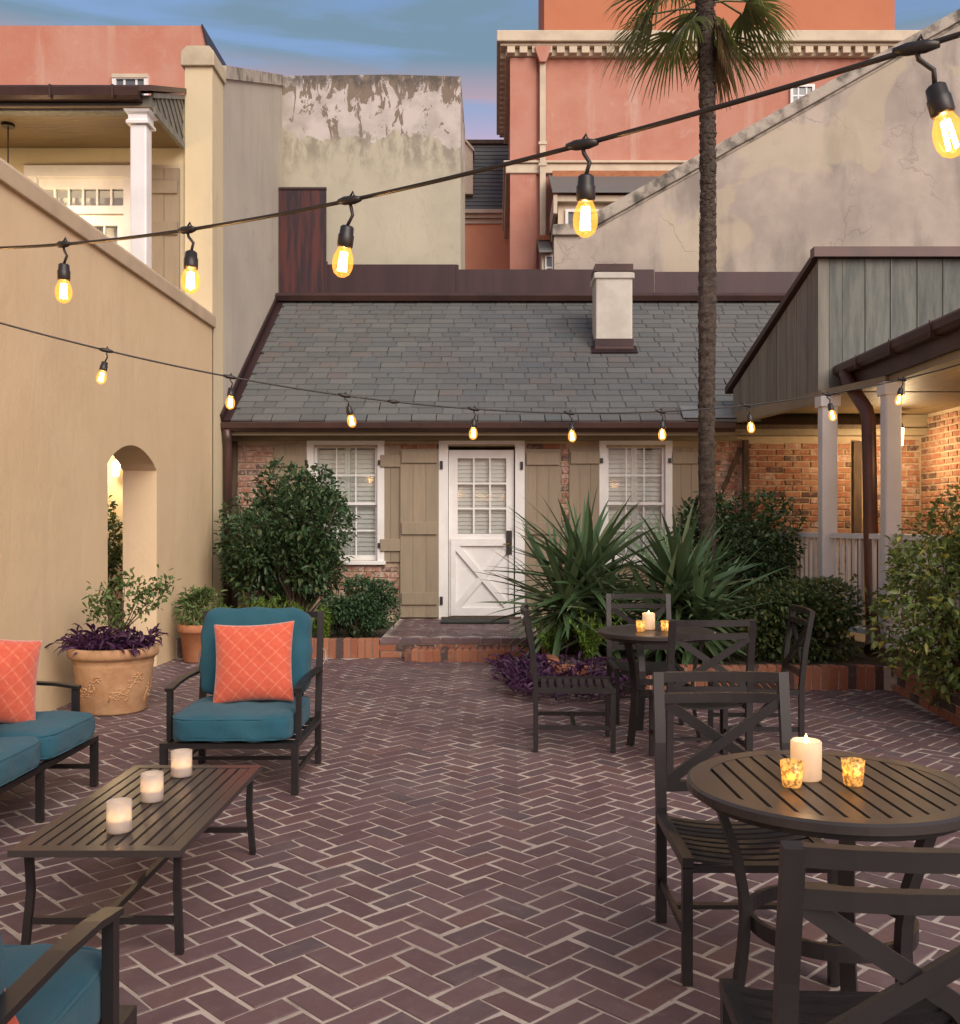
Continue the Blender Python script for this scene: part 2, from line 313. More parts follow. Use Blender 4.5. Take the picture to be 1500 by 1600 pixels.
m_mat = M('rubber_mat', (.02,.025,.02,1), None, .9, bump=.6, bs=120)
m_terra = M('terracotta', (.42,.17,.075,1), (.30,.11,.05,1), .85, scale=4, bump=.4, bs=40)
m_terra2 = M('aged_terracotta', (.46,.27,.14,1), (.30,.14,.065,1), .88, scale=5, bump=.6, bs=35, bd=.006, lo=.4, hi=.75)
m_trunk = M('palm_bark', (.085,.062,.045,1), (.035,.025,.02,1), .9, scale=14, bump=1, bs=50, bd=.012, mul=(1,1,2.5))
m_stem = M('stem_bark', (.09,.06,.04,1), None, .9, bump=.5)
def leafmat(name, a, b, c=None, rough=.42, tr=.25, spec=.4):
    t = NT(name); r = t.rnd(); col = t.mix(r, a, b)
    if c: col = t.mix(t.ramp(t.math('FRACT', t.math('MULTIPLY', r, 11.3), 0), .82, .97), col, c)
    t.col(col); t.p.inputs['Roughness'].default_value = rough; t.p.inputs['Specular IOR Level'].default_value = spec
    tl = t.n('ShaderNodeBsdfTranslucent'); t.l(t.hsv(col, v=1.3), tl.inputs[0]); mx = t.n('ShaderNodeMixShader'); mx.inputs[0].default_value = tr
    t.l(t.p.outputs[0], mx.inputs[1]); t.l(tl.outputs[0], mx.inputs[2]); t.l(mx.outputs[0], t.out.inputs[0]); return t.m
m_cam = leafmat('camellia_leaf', (.030,.064,.026,1), (.072,.120,.052,1), (.11,.14,.05,1), .36)
m_box = leafmat('boxwood_leaf', (.035,.080,.032,1), (.075,.135,.06,1), None, .45)
m_hedge = leafmat('hedge_leaf', (.048,.082,.030,1), (.105,.145,.054,1), (.19,.18,.05,1), .40)
m_light = leafmat('yellow_green_leaf', (.085,.13,.032,1), (.17,.22,.06,1), (.32,.31,.06,1), .40)
m_fern = leafmat('fern_leaf', (.10,.17,.022,1), (.16,.25,.035,1), None, .5, .35)
m_purple = leafmat('purple_leaf', (.040,.012,.042,1), (.080,.026,.078,1), (.10,.05,.09,1), .45)
m_yucca = leafmat('yucca_leaf', (.058,.108,.046,1), (.115,.172,.082,1), (.16,.19,.09,1), .40, .15)
m_palm = leafmat('palm_leaf', (.085,.115,.026,1), (.18,.19,.05,1), (.25,.21,.06,1), .40, .3)
m_rose = leafmat('young_leaf', (.075,.125,.035,1), (.13,.18,.06,1), None, .45)
def glassmat(name, tint=(1,1,1,1), emit=None, es=0, gloss=1.0):
    t = NT(name); t.t.nodes.remove(t.p); tr = t.n('ShaderNodeBsdfTransparent'); tr.inputs[0].default_value = tint; gl = t.n('ShaderNodeBsdfGlossy'); gl.inputs['Roughness'].default_value = .06
    fr = t.n('ShaderNodeFresnel'); fr.inputs[0].default_value = 1.45; mx = t.n('ShaderNodeMixShader'); t.l(t.math('MULTIPLY', fr.outputs[0], gloss), mx.inputs[0]); t.l(tr.outputs[0], mx.inputs[1]); t.l(gl.outputs[0], mx.inputs[2]); o = mx.outputs[0]
    if emit:
        e = t.n('ShaderNodeEmission'); e.inputs[0].default_value = emit; e.inputs[1].default_value = es; ad = t.n('ShaderNodeAddShader'); t.l(o, ad.inputs[0]); t.l(e.outputs[0], ad.inputs[1]); o = ad.outputs[0]
    t.l(o, t.out.inputs[0]); return t.m
m_glass = glassmat('window_glass', (.93,.95,.95,1))
m_bulb = glassmat('amber_bulb_glass', (1,.74,.42,1), (1,.40,.07,1), .30, gloss=.25)
m_jar = glassmat('clear_glass', (.96,.96,.95,1))
def emis(name, c, s):
    t = NT(name); t.p.inputs['Emission Color'].default_value = c; t.p.inputs['Emission Strength'].default_value = s; t.col(c); return t.m
m_fil = emis('lit_filament', (1,.68,.34,1), 20)
m_flame = emis('flame', (1,.62,.20,1), 14)
m_lamp = emis('lit_lamp', (1,.74,.38,1), 7)
def waxmat(name, c, em, es):
    t = NT(name); t.col(c); t.p.inputs['Roughness'].default_value = .5; tl = t.n('ShaderNodeBsdfTranslucent'); tl.inputs[0].default_value = c; mx = t.n('ShaderNodeMixShader'); mx.inputs[0].default_value = .55
    v = t.sep()[2]
    e = t.n('ShaderNodeEmission'); e.inputs[0].default_value = em; e.inputs[1].default_value = es; ad = t.n('ShaderNodeAddShader')
    t.l(t.p.outputs[0], mx.inputs[1]); t.l(tl.outputs[0], mx.inputs[2]); t.l(mx.outputs[0], ad.inputs[0]); t.l(e.outputs[0], ad.inputs[1]); t.l(ad.outputs[0], t.out.inputs[0]); return t.m
m_wax = waxmat('ivory_wax', (.78,.68,.56,1), (1,.60,.26,1), .05)
m_frost = glassmat('frosted_glass', (.80,.76,.72,1))
_t = m_frost.node_tree; _o = [n for n in _t.nodes if n.type == 'OUTPUT_MATERIAL'][0]; _src = _o.inputs[0].links[0].from_socket; _tl = _t.nodes.new('ShaderNodeBsdfTranslucent'); _tl.inputs[0].default_value = (.85,.78,.70,1); _df = _t.nodes.new('ShaderNodeBsdfDiffuse'); _df.inputs[0].default_value = (.80,.74,.70,1); _m1 = _t.nodes.new('ShaderNodeMixShader'); _m1.inputs[0].default_value = .5; _m2 = _t.nodes.new('ShaderNodeMixShader'); _m2.inputs[0].default_value = .58
_t.links.new(_tl.outputs[0], _m1.inputs[1]); _t.links.new(_df.outputs[0], _m1.inputs[2]); _t.links.new(_src, _m2.inputs[1]); _t.links.new(_m1.outputs[0], _m2.inputs[2]); _t.links.new(_m2.outputs[0], _o.inputs[0])
t = NT('mercury_glass'); sp = t.ramp(t.noise(90, 5, .7), .46, .58)
t.col(t.mix(sp, (.75,.52,.22,1), (.30,.22,.13,1))); t.p.inputs['Roughness'].default_value = .25; t.p.inputs['Metallic'].default_value = .3
tl = t.n('ShaderNodeBsdfTranslucent'); t.l(t.mix(sp, (.95,.70,.32,1), (.35,.24,.10,1)), tl.inputs[0]); mx = t.n('ShaderNodeMixShader'); mx.inputs[0].default_value = .65
t.l(t.p.outputs[0], mx.inputs[1]); t.l(tl.outputs[0], mx.inputs[2])
e = t.n('ShaderNodeEmission'); t.l(t.mix(sp, (1,.55,.14,1), (.18,.09,.02,1)), e.inputs[0]); e.inputs[1].default_value = .16; ad = t.n('ShaderNodeAddShader'); t.l(mx.outputs[0], ad.inputs[0]); t.l(e.outputs[0], ad.inputs[1]); t.l(ad.outputs[0], t.out.inputs[0]); m_merc = t.m
def plight(name, loc, w, parent=None, r=.02, c=(1,.71,.40)):
    l = bpy.data.lights.new(name, 'POINT'); l.energy = w; l.shadow_soft_size = r; l.color = c
    o = bpy.data.objects.new(name, l); COL.objects.link(o); o.location = loc
    if parent is not None: o.parent = parent
    return o

# ================================================================ SETTING: ground and patio
g = MB().add([(-300,-300,-.06),(300,-300,-.06),(300,600,-.06),(-300,600,-.06)], [(0,1,2,3)]).build('ground', m_ground); struct(g)
XW = -3.3                                     # courtyard face of the garden wall
patio = MB().box(-3.45, 4.2, -2.5, 10.4, -.058, -.0032).build('patio_floor', m_mortar); struct(patio)
W = .1016; PHI = .0097
def brick_mesh(name, l, w, h, ch, mat, top=0.0, jit=.0015, seed=0):
    q = random.Random(seed); b = MB(); j = lambda: q.uniform(-jit, jit); chips = [q.choice((0,0,0,.003,.007)) if l > .15 else 0 for _ in range(4)]
    vs = []
    for z, i in ((top-h, 0), (top-ch, 0), (top, ch)):
        for ci, (sx, sy) in enumerate(((-1,-1),(1,-1),(1,1),(-1,1))):
            cc = chips[ci] if z > top-ch*1.5 else 0
            vs.append((sx*(l/2-i-cc)+j(), sy*(w/2-i-cc*.6)+j(), z - cc*.25))
    fs = [(8,9,10,11)] + [(k, (k+1)%4, 4+(k+1)%4, 4+k) for k in range(4)] + [(4+k, 4+(k+1)%4, 8+(k+1)%4, 8+k) for k in range(4)] + [(3,2,1,0)]
    b.add(vs, fs); me = bpy.data.meshes.new(name); me.from_pydata(b.v, [], b.f); me.materials.append(mat); return me, b
pav = [brick_mesh('paver_brick', 2*W-.0108, W-.0108, .045, .003, m_paver, jit=.0022, seed=i) for i in range(8)]
BED_Y, BED_X0, BED_X1 = 8.22, .45, 3.26
def in_patio(x, y):
    if not (-3.42 < x < 4.0 and .9 < y < 10.3): return False
    if y > 10.12 and x < -1.2: return False
    if x > BED_X0 + .05 and y > BED_Y + .06: return False
    if y > 10.12: return x < BED_X0
    if x > 3.31 - .11*max(0, 8.2-y)*.9 and y > 4.6: return False
    return True
cand = []
cs, sn = math.cos(-PHI), math.sin(-PHI)
for i in range(-140, 140):
    for j in range(-140, 140):
        c4 = (i - j) % 4
        if c4 == 0: cx_, cy_, ang = i+1, j+.5, 45
        elif c4 == 3: cx_, cy_, ang = i+.5, j+1, 135
        else: continue
        dx, dy = W/math.sqrt(2)*((cx_-cy_) - 1), W/math.sqrt(2)*((cx_+cy_) - 3)
        x = -.051 + dx*cs - dy*sn; y = 3.04 + dx*sn + dy*cs
        if in_patio(x, y): cand.append((x, y, R(ang) - PHI))
vis = []
for c in cand:
    if c[1] > 1.5:
        p = (CX + F*c[0]/c[1], HY + F*CH/c[1]); ok = 0 < p[0] < 1500 and p[1] < 1600
        vis.append((0 if ok else 1, c[1], c))
vis.sort(key=lambda q: (q[0], q[1])); near = set(q[2] for q in vis[:300])
far = MB()
def wob(x, y): return .004*math.sin(1.7*x+.6)*math.sin(1.3*y) 
for c in cand:
    k = rng.randrange(8); jz = rng.uniform(-.0012, .0016); ja = rng.gauss(0, .006); jx, jy = rng.gauss(0,.0012), rng.gauss(0,.0012)
    if c in near: inst('brick', pav[k][0], patio, (c[0]+jx, c[1]+jy, jz), (rng.gauss(0,.003), rng.gauss(0,.003), c[2]+ja))
    else:
        ca, sa = math.cos(c[2]+ja), math.sin(c[2]+ja)
        far.add([(c[0]+jx+v[0]*ca-v[1]*sa, c[1]+jy+v[0]*sa+v[1]*ca, v[2]+jz) for v in pav[k][1].v], pav[k][1].f, rng.random())
tag(far.build('brick_paving', m_paver, patio, recalc=False), kind='stuff')

# ================================================================ garden wall (left) with arched gateway
gw = thing('garden_wall', 'tall tan stucco garden wall with an arched opening and sloping-view coping', 'wall', (XW-.16, 4, 0))
def sub(o, parent): o.parent = parent; o.matrix_parent_inverse = Matrix.Translation(-Vector(parent.location)); return o
def P0(parent): return parent
arch = [(8.37, 1.90)]
for k in range(1, 16):
    u = k/16; arch.append((8.37 + 1.21*u, 1.90 + .20*math.sin(math.pi*u)**.75))
arch.append((9.58, 1.90))
poly = [(-2.5,-.05),(8.37,-.05)] + arch + [(9.58,-.05),(11.49,-.05),(11.49,3.67),(-2.5,3.67)]
w = MB().prism([(XW, y, z) for y, z in poly], (-.33,0,0)).build('wall', m_tan); sub(w, gw)
w = MB().prism([(XW+.035,0,3.66),(XW+.035,0,3.79),(XW+.015,0,3.82),(XW-.345,0,3.82),(XW-.365,0,3.79),(XW-.365,0,3.66)], (0,13.99,0)).build('coping', m_tancop, bevel=.008)
for v in w.data.vertices: v.co.y -= 2.5
sub(w, gw)

# ================================================================ gallery house behind the wall (left)
GH = thing('gallery_house', 'cream house with a lit upstairs gallery and white post, behind the garden wall', 'house', (-5.5, 11.5, 0))
def gp(o): return sub(o, GH)
dX0, dX1 = -5.45, -4.24
def holes_wall(x0, x1, z0, z1, y0, y1, holes):
    xs = sorted(set([x0, x1] + [h[0] for h in holes] + [h[1] for h in holes])); zs = sorted(set([z0, z1] + [h[2] for h in holes] + [h[3] for h in holes]))
    sol = lambda i, k: 0 <= i < len(xs)-1 and 0 <= k < len(zs)-1 and not any(h[0]-1e-6 <= xs[i] and xs[i+1] <= h[1]+1e-6 and h[2]-1e-6 <= zs[k] and zs[k+1] <= h[3]+1e-6 for h in holes)
    b = MB()
    for i in range(len(xs)-1):
        for k in range(len(zs)-1):
            if not sol(i, k): continue
            a, c, d, e = xs[i], xs[i+1], zs[k], zs[k+1]
            b.add([(a,y0,d),(c,y0,d),(c,y0,e),(a,y0,e)], [(0,1,2,3)]); b.add([(a,y1,d),(c,y1,d),(c,y1,e),(a,y1,e)], [(3,2,1,0)])
            if not sol(i-1,k): b.add([(a,y0,d),(a,y1,d),(a,y1,e),(a,y0,e)], [(3,2,1,0)])
            if not sol(i+1,k): b.add([(c,y0,d),(c,y1,d),(c,y1,e),(c,y0,e)], [(0,1,2,3)])
            if not sol(i,k-1): b.add([(a,y0,d),(c,y0,d),(c,y1,d),(a,y1,d)], [(3,2,1,0)])
            if not sol(i,k+1): b.add([(a,y0,e),(c,y0,e),(c,y1,e),(a,y1,e)], [(0,1,2,3)])
    return b
gp(holes_wall(-10, -3.62, -.05, 6.385, 11.5, 11.75, [(dX0, dX1, 2.92, 5.52)]).build('wall', m_cream, recalc=False))
gp(pbox('back_wall', m_cream, None, -10, -3.63, 13.6, 13.8, 0, 6.4))
gp(MB().prism([(-3.62,11.46,-.05),(-3.3,11.46,-.05),(-3.3,11.46,6.74),(-3.62,11.46,6.74)], (0,.45,0)).build('pier', m_cream))
gp(MB().prism([(-3.66,0,6.70),(-3.27,0,6.70),(-3.27,0,6.86),(-3.33,0,6.93),(-3.59,0,6.93),(-3.66,0,6.86)], (0,.52,0)).build('pier_cap', m_coping2, bevel=.01)).location = Vector((5.5,-11.5,0))*0 + Vector((0,11.42,0))
gp(pbox('gallery_floor', m_khaki, None, -10, -3.68, 10.35, 11.49, 2.74, 2.9))
for k in range(15):
    y = 10.36 + k*.076; o = gp(pbox('ceiling_board', m_ceil, None, -10, -3.64, y, y+.073, 5.765, 5.78))
gp(pbox('beam', m_board, None, -10, -3.645, 10.40, 10.52, 5.74, 5.90))
sd = Vector((-3.643, 10.47, 5.75))
gp(MB().prism([(-3.665,10.525,5.745),(-3.665,11.455,5.745),(-3.665,11.455,6.36),(-3.665,10.525,5.93)], (.022,0,0)).build('side_panel', m_board))
for k in range(7):
    y0 = 10.56 + k*.13; z1 = 5.93 + (y0-10.525)*.46 - .01; dy = min(11.44-y0, (z1-5.80)/.85)
    if dy > .03: gp(MB().bar((-3.635, y0, z1), (-3.635, y0+dy, z1-dy*.85), .016, .030, up=(0,1,1)).build('side_board', m_board))
gp(MB().bar((-3.632,10.42,5.915), (-3.632,11.45,6.345), .03, .05).build('rake_board', m_board))
gp(MB().bar((-3.63,10.46,5.775), (-3.63,11.45,5.775), .03, .075).build('side_rail', m_board))
gp(MB().prism([(-10,10.28,5.905),(-10,11.49,6.40),(-10,11.49,6.46),(-10,10.28,5.965)], (6.40,0,0)).build('roof', m_brown))
gp(MB().prism([(-10,10.24,5.93),(-10,10.26,5.85),(-10,10.30,5.825),(-10,10.398,5.825),(-10,10.398,5.90),(-10,10.28,5.95)], (6.27,0,0)).build('gutter', m_brown))
for k in range(9): gp(MB().box(-9.2+k*.65, -9.18+k*.65, 10.232, 10.30, 5.82, 5.955).build('gutter_bracket', m_brown))
gp(pbox('post', m_white, None, -3.86, -3.685, 10.38, 10.555, 2.9, 5.60, bevel=.018))
cpo = gp(MB().lathe([(.118*1.414,0),(.118*1.414,.03),(.10*1.414,.05),(.10*1.414,.10),(.125*1.414,.115),(.14*1.414,.14)], (0,0,0), 4).build('post_capital', m_white)); cpo.location = (-3.7725, 10.4675, 5.60); cpo.rotation_euler = (0,0,R(45))
# french door with transom, set in the opening
fr = MB(); y0, y1 = 11.47, 11.60
fr.box(dX0, dX0+.10, y0, y1, 2.92, 5.42); fr.box(dX1-.10, dX1, y0, y1, 2.92, 5.42); fr.box(dX0-.04, dX1+.04, y0-.02, y1, 5.42, 5.55); fr.box(dX0+.10, dX1-.10, y0+.01, y1, 5.00, 5.09)
fr.box(dX0+.10, dX1-.10, y0+.05, y1, 5.30, 5.42)
d = gp(fr.build('door_frame', m_white))
for k in range(6):
    xa = dX0+.12 + k*.165; o = MB().box(xa+.012, xa+.153, 11.555, 11.56, 5.10, 5.30).build('transom_pane', m_glass); gp(o)
    if k: gp(MB().box(xa-.013, xa+.011, 11.53, 11.59, 5.091, 5.299).build('muntin', m_white))
gp(pbox('blind', m_white2, None, dX0+.1, dX1-.1, 11.66, 11.68, 2.95, 5.24))
for s in (0, 1):
    xa = dX0+.102 + s*.506; b = MB(); b.box(xa, xa+.09, 11.52, 11.58, 2.95, 4.99); b.box(xa+.414, xa+.504, 11.52, 11.58, 2.95, 4.99); b.box(xa+.09, xa+.414, 11.52, 11.58, 4.87, 4.99); b.box(xa+.09, xa+.414, 11.52, 11.58, 2.95, 3.5)
    for z in (3.95, 4.40): b.box(xa+.09, xa+.414, 11.54, 11.57, z, z+.025)
    b.box(xa+.24, xa+.264, 11.541, 11.569, 3.5, 4.87); lf = gp(b.build('door_leaf', m_white)); gp(MB().box(xa+.09, xa+.414, 11.553, 11.557, 3.5, 4.87).build('pane', m_glass))
def shutter(x0, x1, z0, z1, y, bats, parent, mat=m_khaki, nb=3, name='shutter', th=.028, bx=.02):
    b = MB(); w_ = (x1-x0)/nb
    s = MB().box(x0+.002, x1-.002, y+.008, y+th, z0+.002, z1-.002).build(name, mat, None)
    sub(s, parent)
    for k in range(nb):
        o = MB().box(x0+k*w_+.003, x0+(k+1)*w_-.003, y, y+.012, z0, z1).build('board', mat); o.parent = s; 
    for z in bats:
        o = MB().box(x0+bx, x1-bx, y-.026, y-.0005, z, z+.15).build('batten', mat, bevel=.004); o.parent = s
    return s
shutter(-4.22, -3.68, 2.95, 5.52, 11.452, (5.22, 4.74, 3.2), GH)
# pendant lamp on the gallery ceiling
pl = thing('pendant_lamp', 'dark pendant lamp hanging from the upstairs gallery ceiling', 'lamp', (-5.35, 10.8, 5.765))
MB().lathe([(.07,-.03),(.07,0)], n=16).build('ceiling_rose', m_black, pl); MB().tube([(0,0,-.03),(0,0,-.62)], .008, 6).build('rod', m_black, pl)
MB().lathe([(.10,-.95),(.13,-.93),(.09,-.66),(.03,-.62)], n=16).build('lantern_body', m_lamp, pl)
plight('pendant_light', (.0,-.05,-1.05), 34, pl, .08)
# hedge and lantern seen through the arch
def leaf_cloud(name, pts, nrm, L, Wd, mat, parent, droop=.25, jl=.42, seed=1, fold=.25, kind='stuff', up=.35, spread=.9):
    r = np.random.default_rng(seed); n = len(pts); pts = np.asarray(pts, float); nrm = np.asarray(nrm, float)
    d = nrm*1.0 + r.normal(0, spread, (n,3)); d[:,2] += up - droop*r.random(n); d /= np.linalg.norm(d, axis=1)[:,None]
    s = np.cross(d, np.array([0,0,1.]) + r.normal(0,.45,(n,3))); s /= np.linalg.norm(s, axis=1)[:,None]+1e-9; u = np.cross(s, d)
    l = L*(1 + r.uniform(-jl, jl, n))[:,None]; w = Wd*(1 + r.uniform(-jl, jl, n))[:,None]
    a = pts; m1 = pts + d*l*.35; m2 = pts + d*l*.72 - np.array([0,0,1.])*l*.06; tip = pts + d*l - np.array([0,0,1.])*l*droop*.6
    V = np.stack([a, m1 + s*w*.5 + u*w*fold, m1, m1 - s*w*.5 + u*w*fold, m2 + s*w*.36 + u*w*fold*.8, m2, m2 - s*w*.36 + u*w*fold*.8, tip], 1).reshape(-1,3)
    base = np.arange(n)*8; F_ = []
    T = [(0,2,1),(0,3,2),(1,2,5,4),(2,3,6,5),(4,5,7),(5,6,7)]
    faces = [tuple(int(b_)+i for i in t_) for b_ in base for t_ in T]
    me = bpy.data.meshes.new(name); me.from_pydata(V.tolist(), [], faces); at = me.attributes.new('rnd','FLOAT','FACE'); at.data.foreach_set('value', np.repeat(r.random(n)*.999, 6))
    me.polygons.foreach_set('use_smooth', [True]*len(me.polygons))
    o = link(name, me, mat, parent)
    if kind: o['kind'] = kind
    return o
def blob_pts(n, c, rad, seed, lumps=14, shell=.72, zmin=None, flat=0.):
    """points through a lumpy crown: a union of lobes, denser near the skin"""
    r = np.random.default_rng(seed); c = np.array(c, float); rad = np.array(rad, float); P = []; N = []
    dirs = r.normal(0,1,(lumps,3)); dirs /= np.linalg.norm(dirs,axis=1)[:,None]; lc = dirs*r.uniform(.45,.72,(lumps,1)); lr = r.uniform(.30,.48,lumps)
    while len(P) < n:
        k = r.integers(lumps); v = r.normal(0,1,3); v /= np.linalg.norm(v); q = (shell + (1-shell)*r.random())**1.0 if r.random() < .75 else r.random()**.5
        p = lc[k] + v*lr[k]*q
        m = np.linalg.norm(p)
        if m > 1.08 or m < .25: continue
        w_ = c + p*rad
        if zmin is not None and w_[2] < zmin: continue
        nn_ = .6*v + .5*p/(m+1e-6); P.append(w_); N.append(nn_/np.linalg.norm(nn_))
    for k in range(n//160):
        i = r.integers(n); p = np.array(P[i]); v = N[i] + np.array([0,0,.55]) + r.normal(0,.3,3); v /= np.linalg.norm(v); l_ = r.uniform(.06,.20)*float(np.mean(rad))/.7
        for u in np.linspace(0,1,9): P.append(p+v*l_*u); w2 = v*.4+r.normal(0,.6,3); N.append(w2/np.linalg.norm(w2))
    return np.array(P), np.array(N)
def stems(parent, base, targets, r0, r1, mat, name='stem', seed=0):
    q = random.Random(seed); b = MB()
    for tgt in targets:
        tgt = Vector(tgt); s = Vector(base) + Vector((q.uniform(-.05,.05), q.uniform(-.05,.05), 0)); pts = []
        for k in range(6):
            u = k/5; p = s.lerp(tgt, u); p.z = s.z + (tgt.z-s.z)*u**.8; pts.append(p + Vector((q.gauss(0,.018), q.gauss(0,.018), 0))*(1 if 0<k<5 else 0))
        b.tube(pts, [r0+(r1-r0)*k/5 for k in range(6)], 6)
    return b.build(name, mat, parent, smooth=True)
def shrub(name, label, c, rad, n, L, Wd, mat, base, seed, nst=9, group=None, zmin=.2, lumps=16, spread=.9, up=.35, cat='shrub', r0=.018):
    t_ = thing(name, label, cat, (0,0,0), group=group)
    P, N = blob_pts(n, c, rad, seed, lumps=lumps, zmin=zmin); leaf_cloud('foliage', P, N, L, Wd, mat, t_, seed=seed, spread=spread, up=up)
    idx = np.random.default_rng(seed).choice(len(P), nst*3, replace=False); stems(t_, base, [P[i] for i in idx], r0, .004, m_stem, seed=seed)
    return t_
shrub('hedge', 'dark leafy hedge seen through the arched opening in the wall', (-4.35,10.75,.85), (.40,.5,.95), 2600, .07, .035, m_hedge, (-4.35,10.75,0), 3, zmin=0, cat='hedge')
ln = thing('wall_lantern', 'lit lantern glimpsed at the top of the arched opening', 'lantern', (-4.36, 11.30, 1.93))
MB().box(-.02,.02,.0,.2,.20,.24).build('bracket', m_black, ln); MB().lathe([(.03,0),(.04,.02),(.05,.13),(.02,.17),(.0,.19)], n=6).build('glass', m_lamp, ln); plight('lantern_and_fill_light', (0,-.18,.1), 14, ln, .05)

# ================================================================ tall grey neighbour with peeling front
TH = thing('stucco_townhouse', 'tall grey stucco house wall with peeling mouldy top above the slate roof', 'house', (-2, 15.2, 0))
def tp(o): return sub(o, TH)
def fit_side(Y): return 6.93 + (Y-11.92)*(8.3-6.93)/(15.2-11.92)
tp(MB().prism([(XW-.001,11.915,-.05),(XW-.001,15.2,-.05),(XW-.001,15.2,fit_side(15.2)-.16),(XW-.001,11.915,fit_side(11.92)-.16)], (-.3,0,0)).build('side_wall', m_grey))
tp(MB().prism([(XW+.03,11.95,fit_side(11.95)-.16),(XW+.03,15.16,fit_side(15.16)-.16),(XW+.03,15.16,fit_side(15.16)),(XW+.03,11.95,fit_side(11.95))], (-.36,0,0)).build('side_coping', m_coping))
tp(MB().prism([(XW-.3,15.2,-.05),(-.545,15.2,-.05),(-.545,15.2,8.28),(-1.6,15.2,8.31),(XW-.3,15.2,8.285)], (0,2.1,0)).build('front_wall', m_peel))
# metal flashing on the wall above the slate roof
FL = thing('metal_flashing', 'brown metal flashing and gutter along the top of the slate roof', 'flashing', (0, 14.9, 4.7))
def fp(o): return sub(o, FL)
fp(pbox('panel', m_flash2, None, -3.29, -2.575, 14.93, 14.96, 4.80, 6.47)); fp(pbox('panel', m_flash, None, -2.565, -.59, 14.935, 14.965, 4.80, 5.31)); fp(pbox('panel', m_flash, None, -.58, 2.4, 14.94, 14.97, 4.80, 5.235)); fp(pbox('panel', m_flash, None, 2.41, 7, 14.943, 14.973, 4.80, 5.20))
fp(pbox('seam', m_flash, None, -2.60, -2.55, 14.915, 14.928, 4.80, 5.35)); fp(pbox('seam', m_flash, None, -.605, -.565, 14.92, 14.933, 4.80, 5.30))
fp(pbox('panel_edge', m_flash, None, -3.29, -2.57, 14.915, 14.968, 6.44, 6.475))
fp(MB().prism([(-3.29,14.90,4.80),(-3.29,14.72,4.83),(-3.29,14.68,4.78),(-3.29,14.72,4.71),(-3.29,14.97,4.71),(-3.29,14.97,4.80)], (10.3,0,0)).build('ledge_gutter', m_brown))

# ================================================================ weathered gable wall (right)
GW = thing('plaster_gable', 'weathered grey plaster gable wall with sloping coping and hairline cracks', 'wall', (3.5, 15.4, 0))
a0 = PX(905,352,15.4); a1 = PX(1500,17,15.4); sl_ = (a1.z-a0.z)/(a1.x-a0.x); xR = 9.5; zR = a0.z + (xR-a0.x)*sl_
sub(MB().prism([(.91,15.4,-.05),(xR,15.4,-.05),(xR,15.4,zR-.16),(a0.x,15.4,a0.z-.16),(.91,15.4,a0.z-.16)], (0,.35,0)).build('wall', m_gable), GW)
sub(MB().prism([(.88,15.34,a0.z-.165),(a0.x,15.34,a0.z-.165),(xR,15.34,zR-.165),(xR,15.34,zR+.02),(a0.x-.05,15.34,a0.z+.02),(.88,15.34,a0.z+.0)], (0,.46,0)).build('coping', m_coping, bevel=.015), GW)
sub(MB().prism([(a0.x,15.385,a0.z-.21),(xR,15.385,zR-.21),(xR,15.385,zR-.17),(a0.x,15.385,a0.z-.17)], (0,.01,0)).build('drip_mould', m_coping), GW)

# ================================================================ slate-roofed cottage
YF = 12.3; SCL = F/YF
def fx(px): return (px-CX)/SCL
def fz(py): return CH + (HY-py)/SCL
CT = thing('brick_cottage', 'low brick cottage with grey slate roof, white door and khaki shutters', 'cottage', (0, YF, 0))
def cp(o): return sub(o, CT)
wL = (fx(487), fx(594), fz(876), fz(699)); wR = (fx(943), fx(1043), fz(876), fz(699)); dr = (fx(694), fx(811), .2, fz(697))
wall = cp(holes_wall(XW, 5.5, -.05, 2.62, YF, YF+.22, [wL, wR, dr]).build('wall', m_lime, recalc=False))
cp(pbox('interior_wall', m_fascia, None, XW, 5.5, 14.0, 14.1, 0, 2.6)); cp(pbox('interior_floor', m_timber, None, XW, 5.5, YF+.23, 13.99, -.05, .12))
# bricks
BL, BH, JT = .205, .062, .0125
bm_ = [brick_mesh('wall_brick', BL, .02, .02, .004, m_brick, jit=.004, seed=20+i)[0] for i in range(1)]
def facade_brick(l, h, seed, mat):
    q = random.Random(seed); b = MB(); j = lambda s=.003: q.uniform(-s, s); vs = []
    for y, i in ((.0, 0), (-.008, .0), (-.013, .005)):
        for sx, sz in ((-1,-1),(1,-1),(1,1),(-1,1)): vs.append((sx*(l/2-i)+j(), y+j(.0015), sz*(h/2-i)+j()))
    fs = [(8,9,10,11)] + [(k,(k+1)%4,4+(k+1)%4,4+k) for k in range(4)] + [(4+k,4+(k+1)%4,8+(k+1)%4,8+k) for k in range(4)]
    me = bpy.data.meshes.new('wall_brick'); me.from_pydata(vs, [], fs); me.materials.append(mat); return me
fb = [facade_brick(BL, BH, 40+i, m_brick) for i in range(6)]; fbw = [facade_brick(BL, BH, 60+i, m_brickw) for i in range(6)]
hb = [facade_brick(.098, BH, 80+i, m_brick) for i in range(3)]
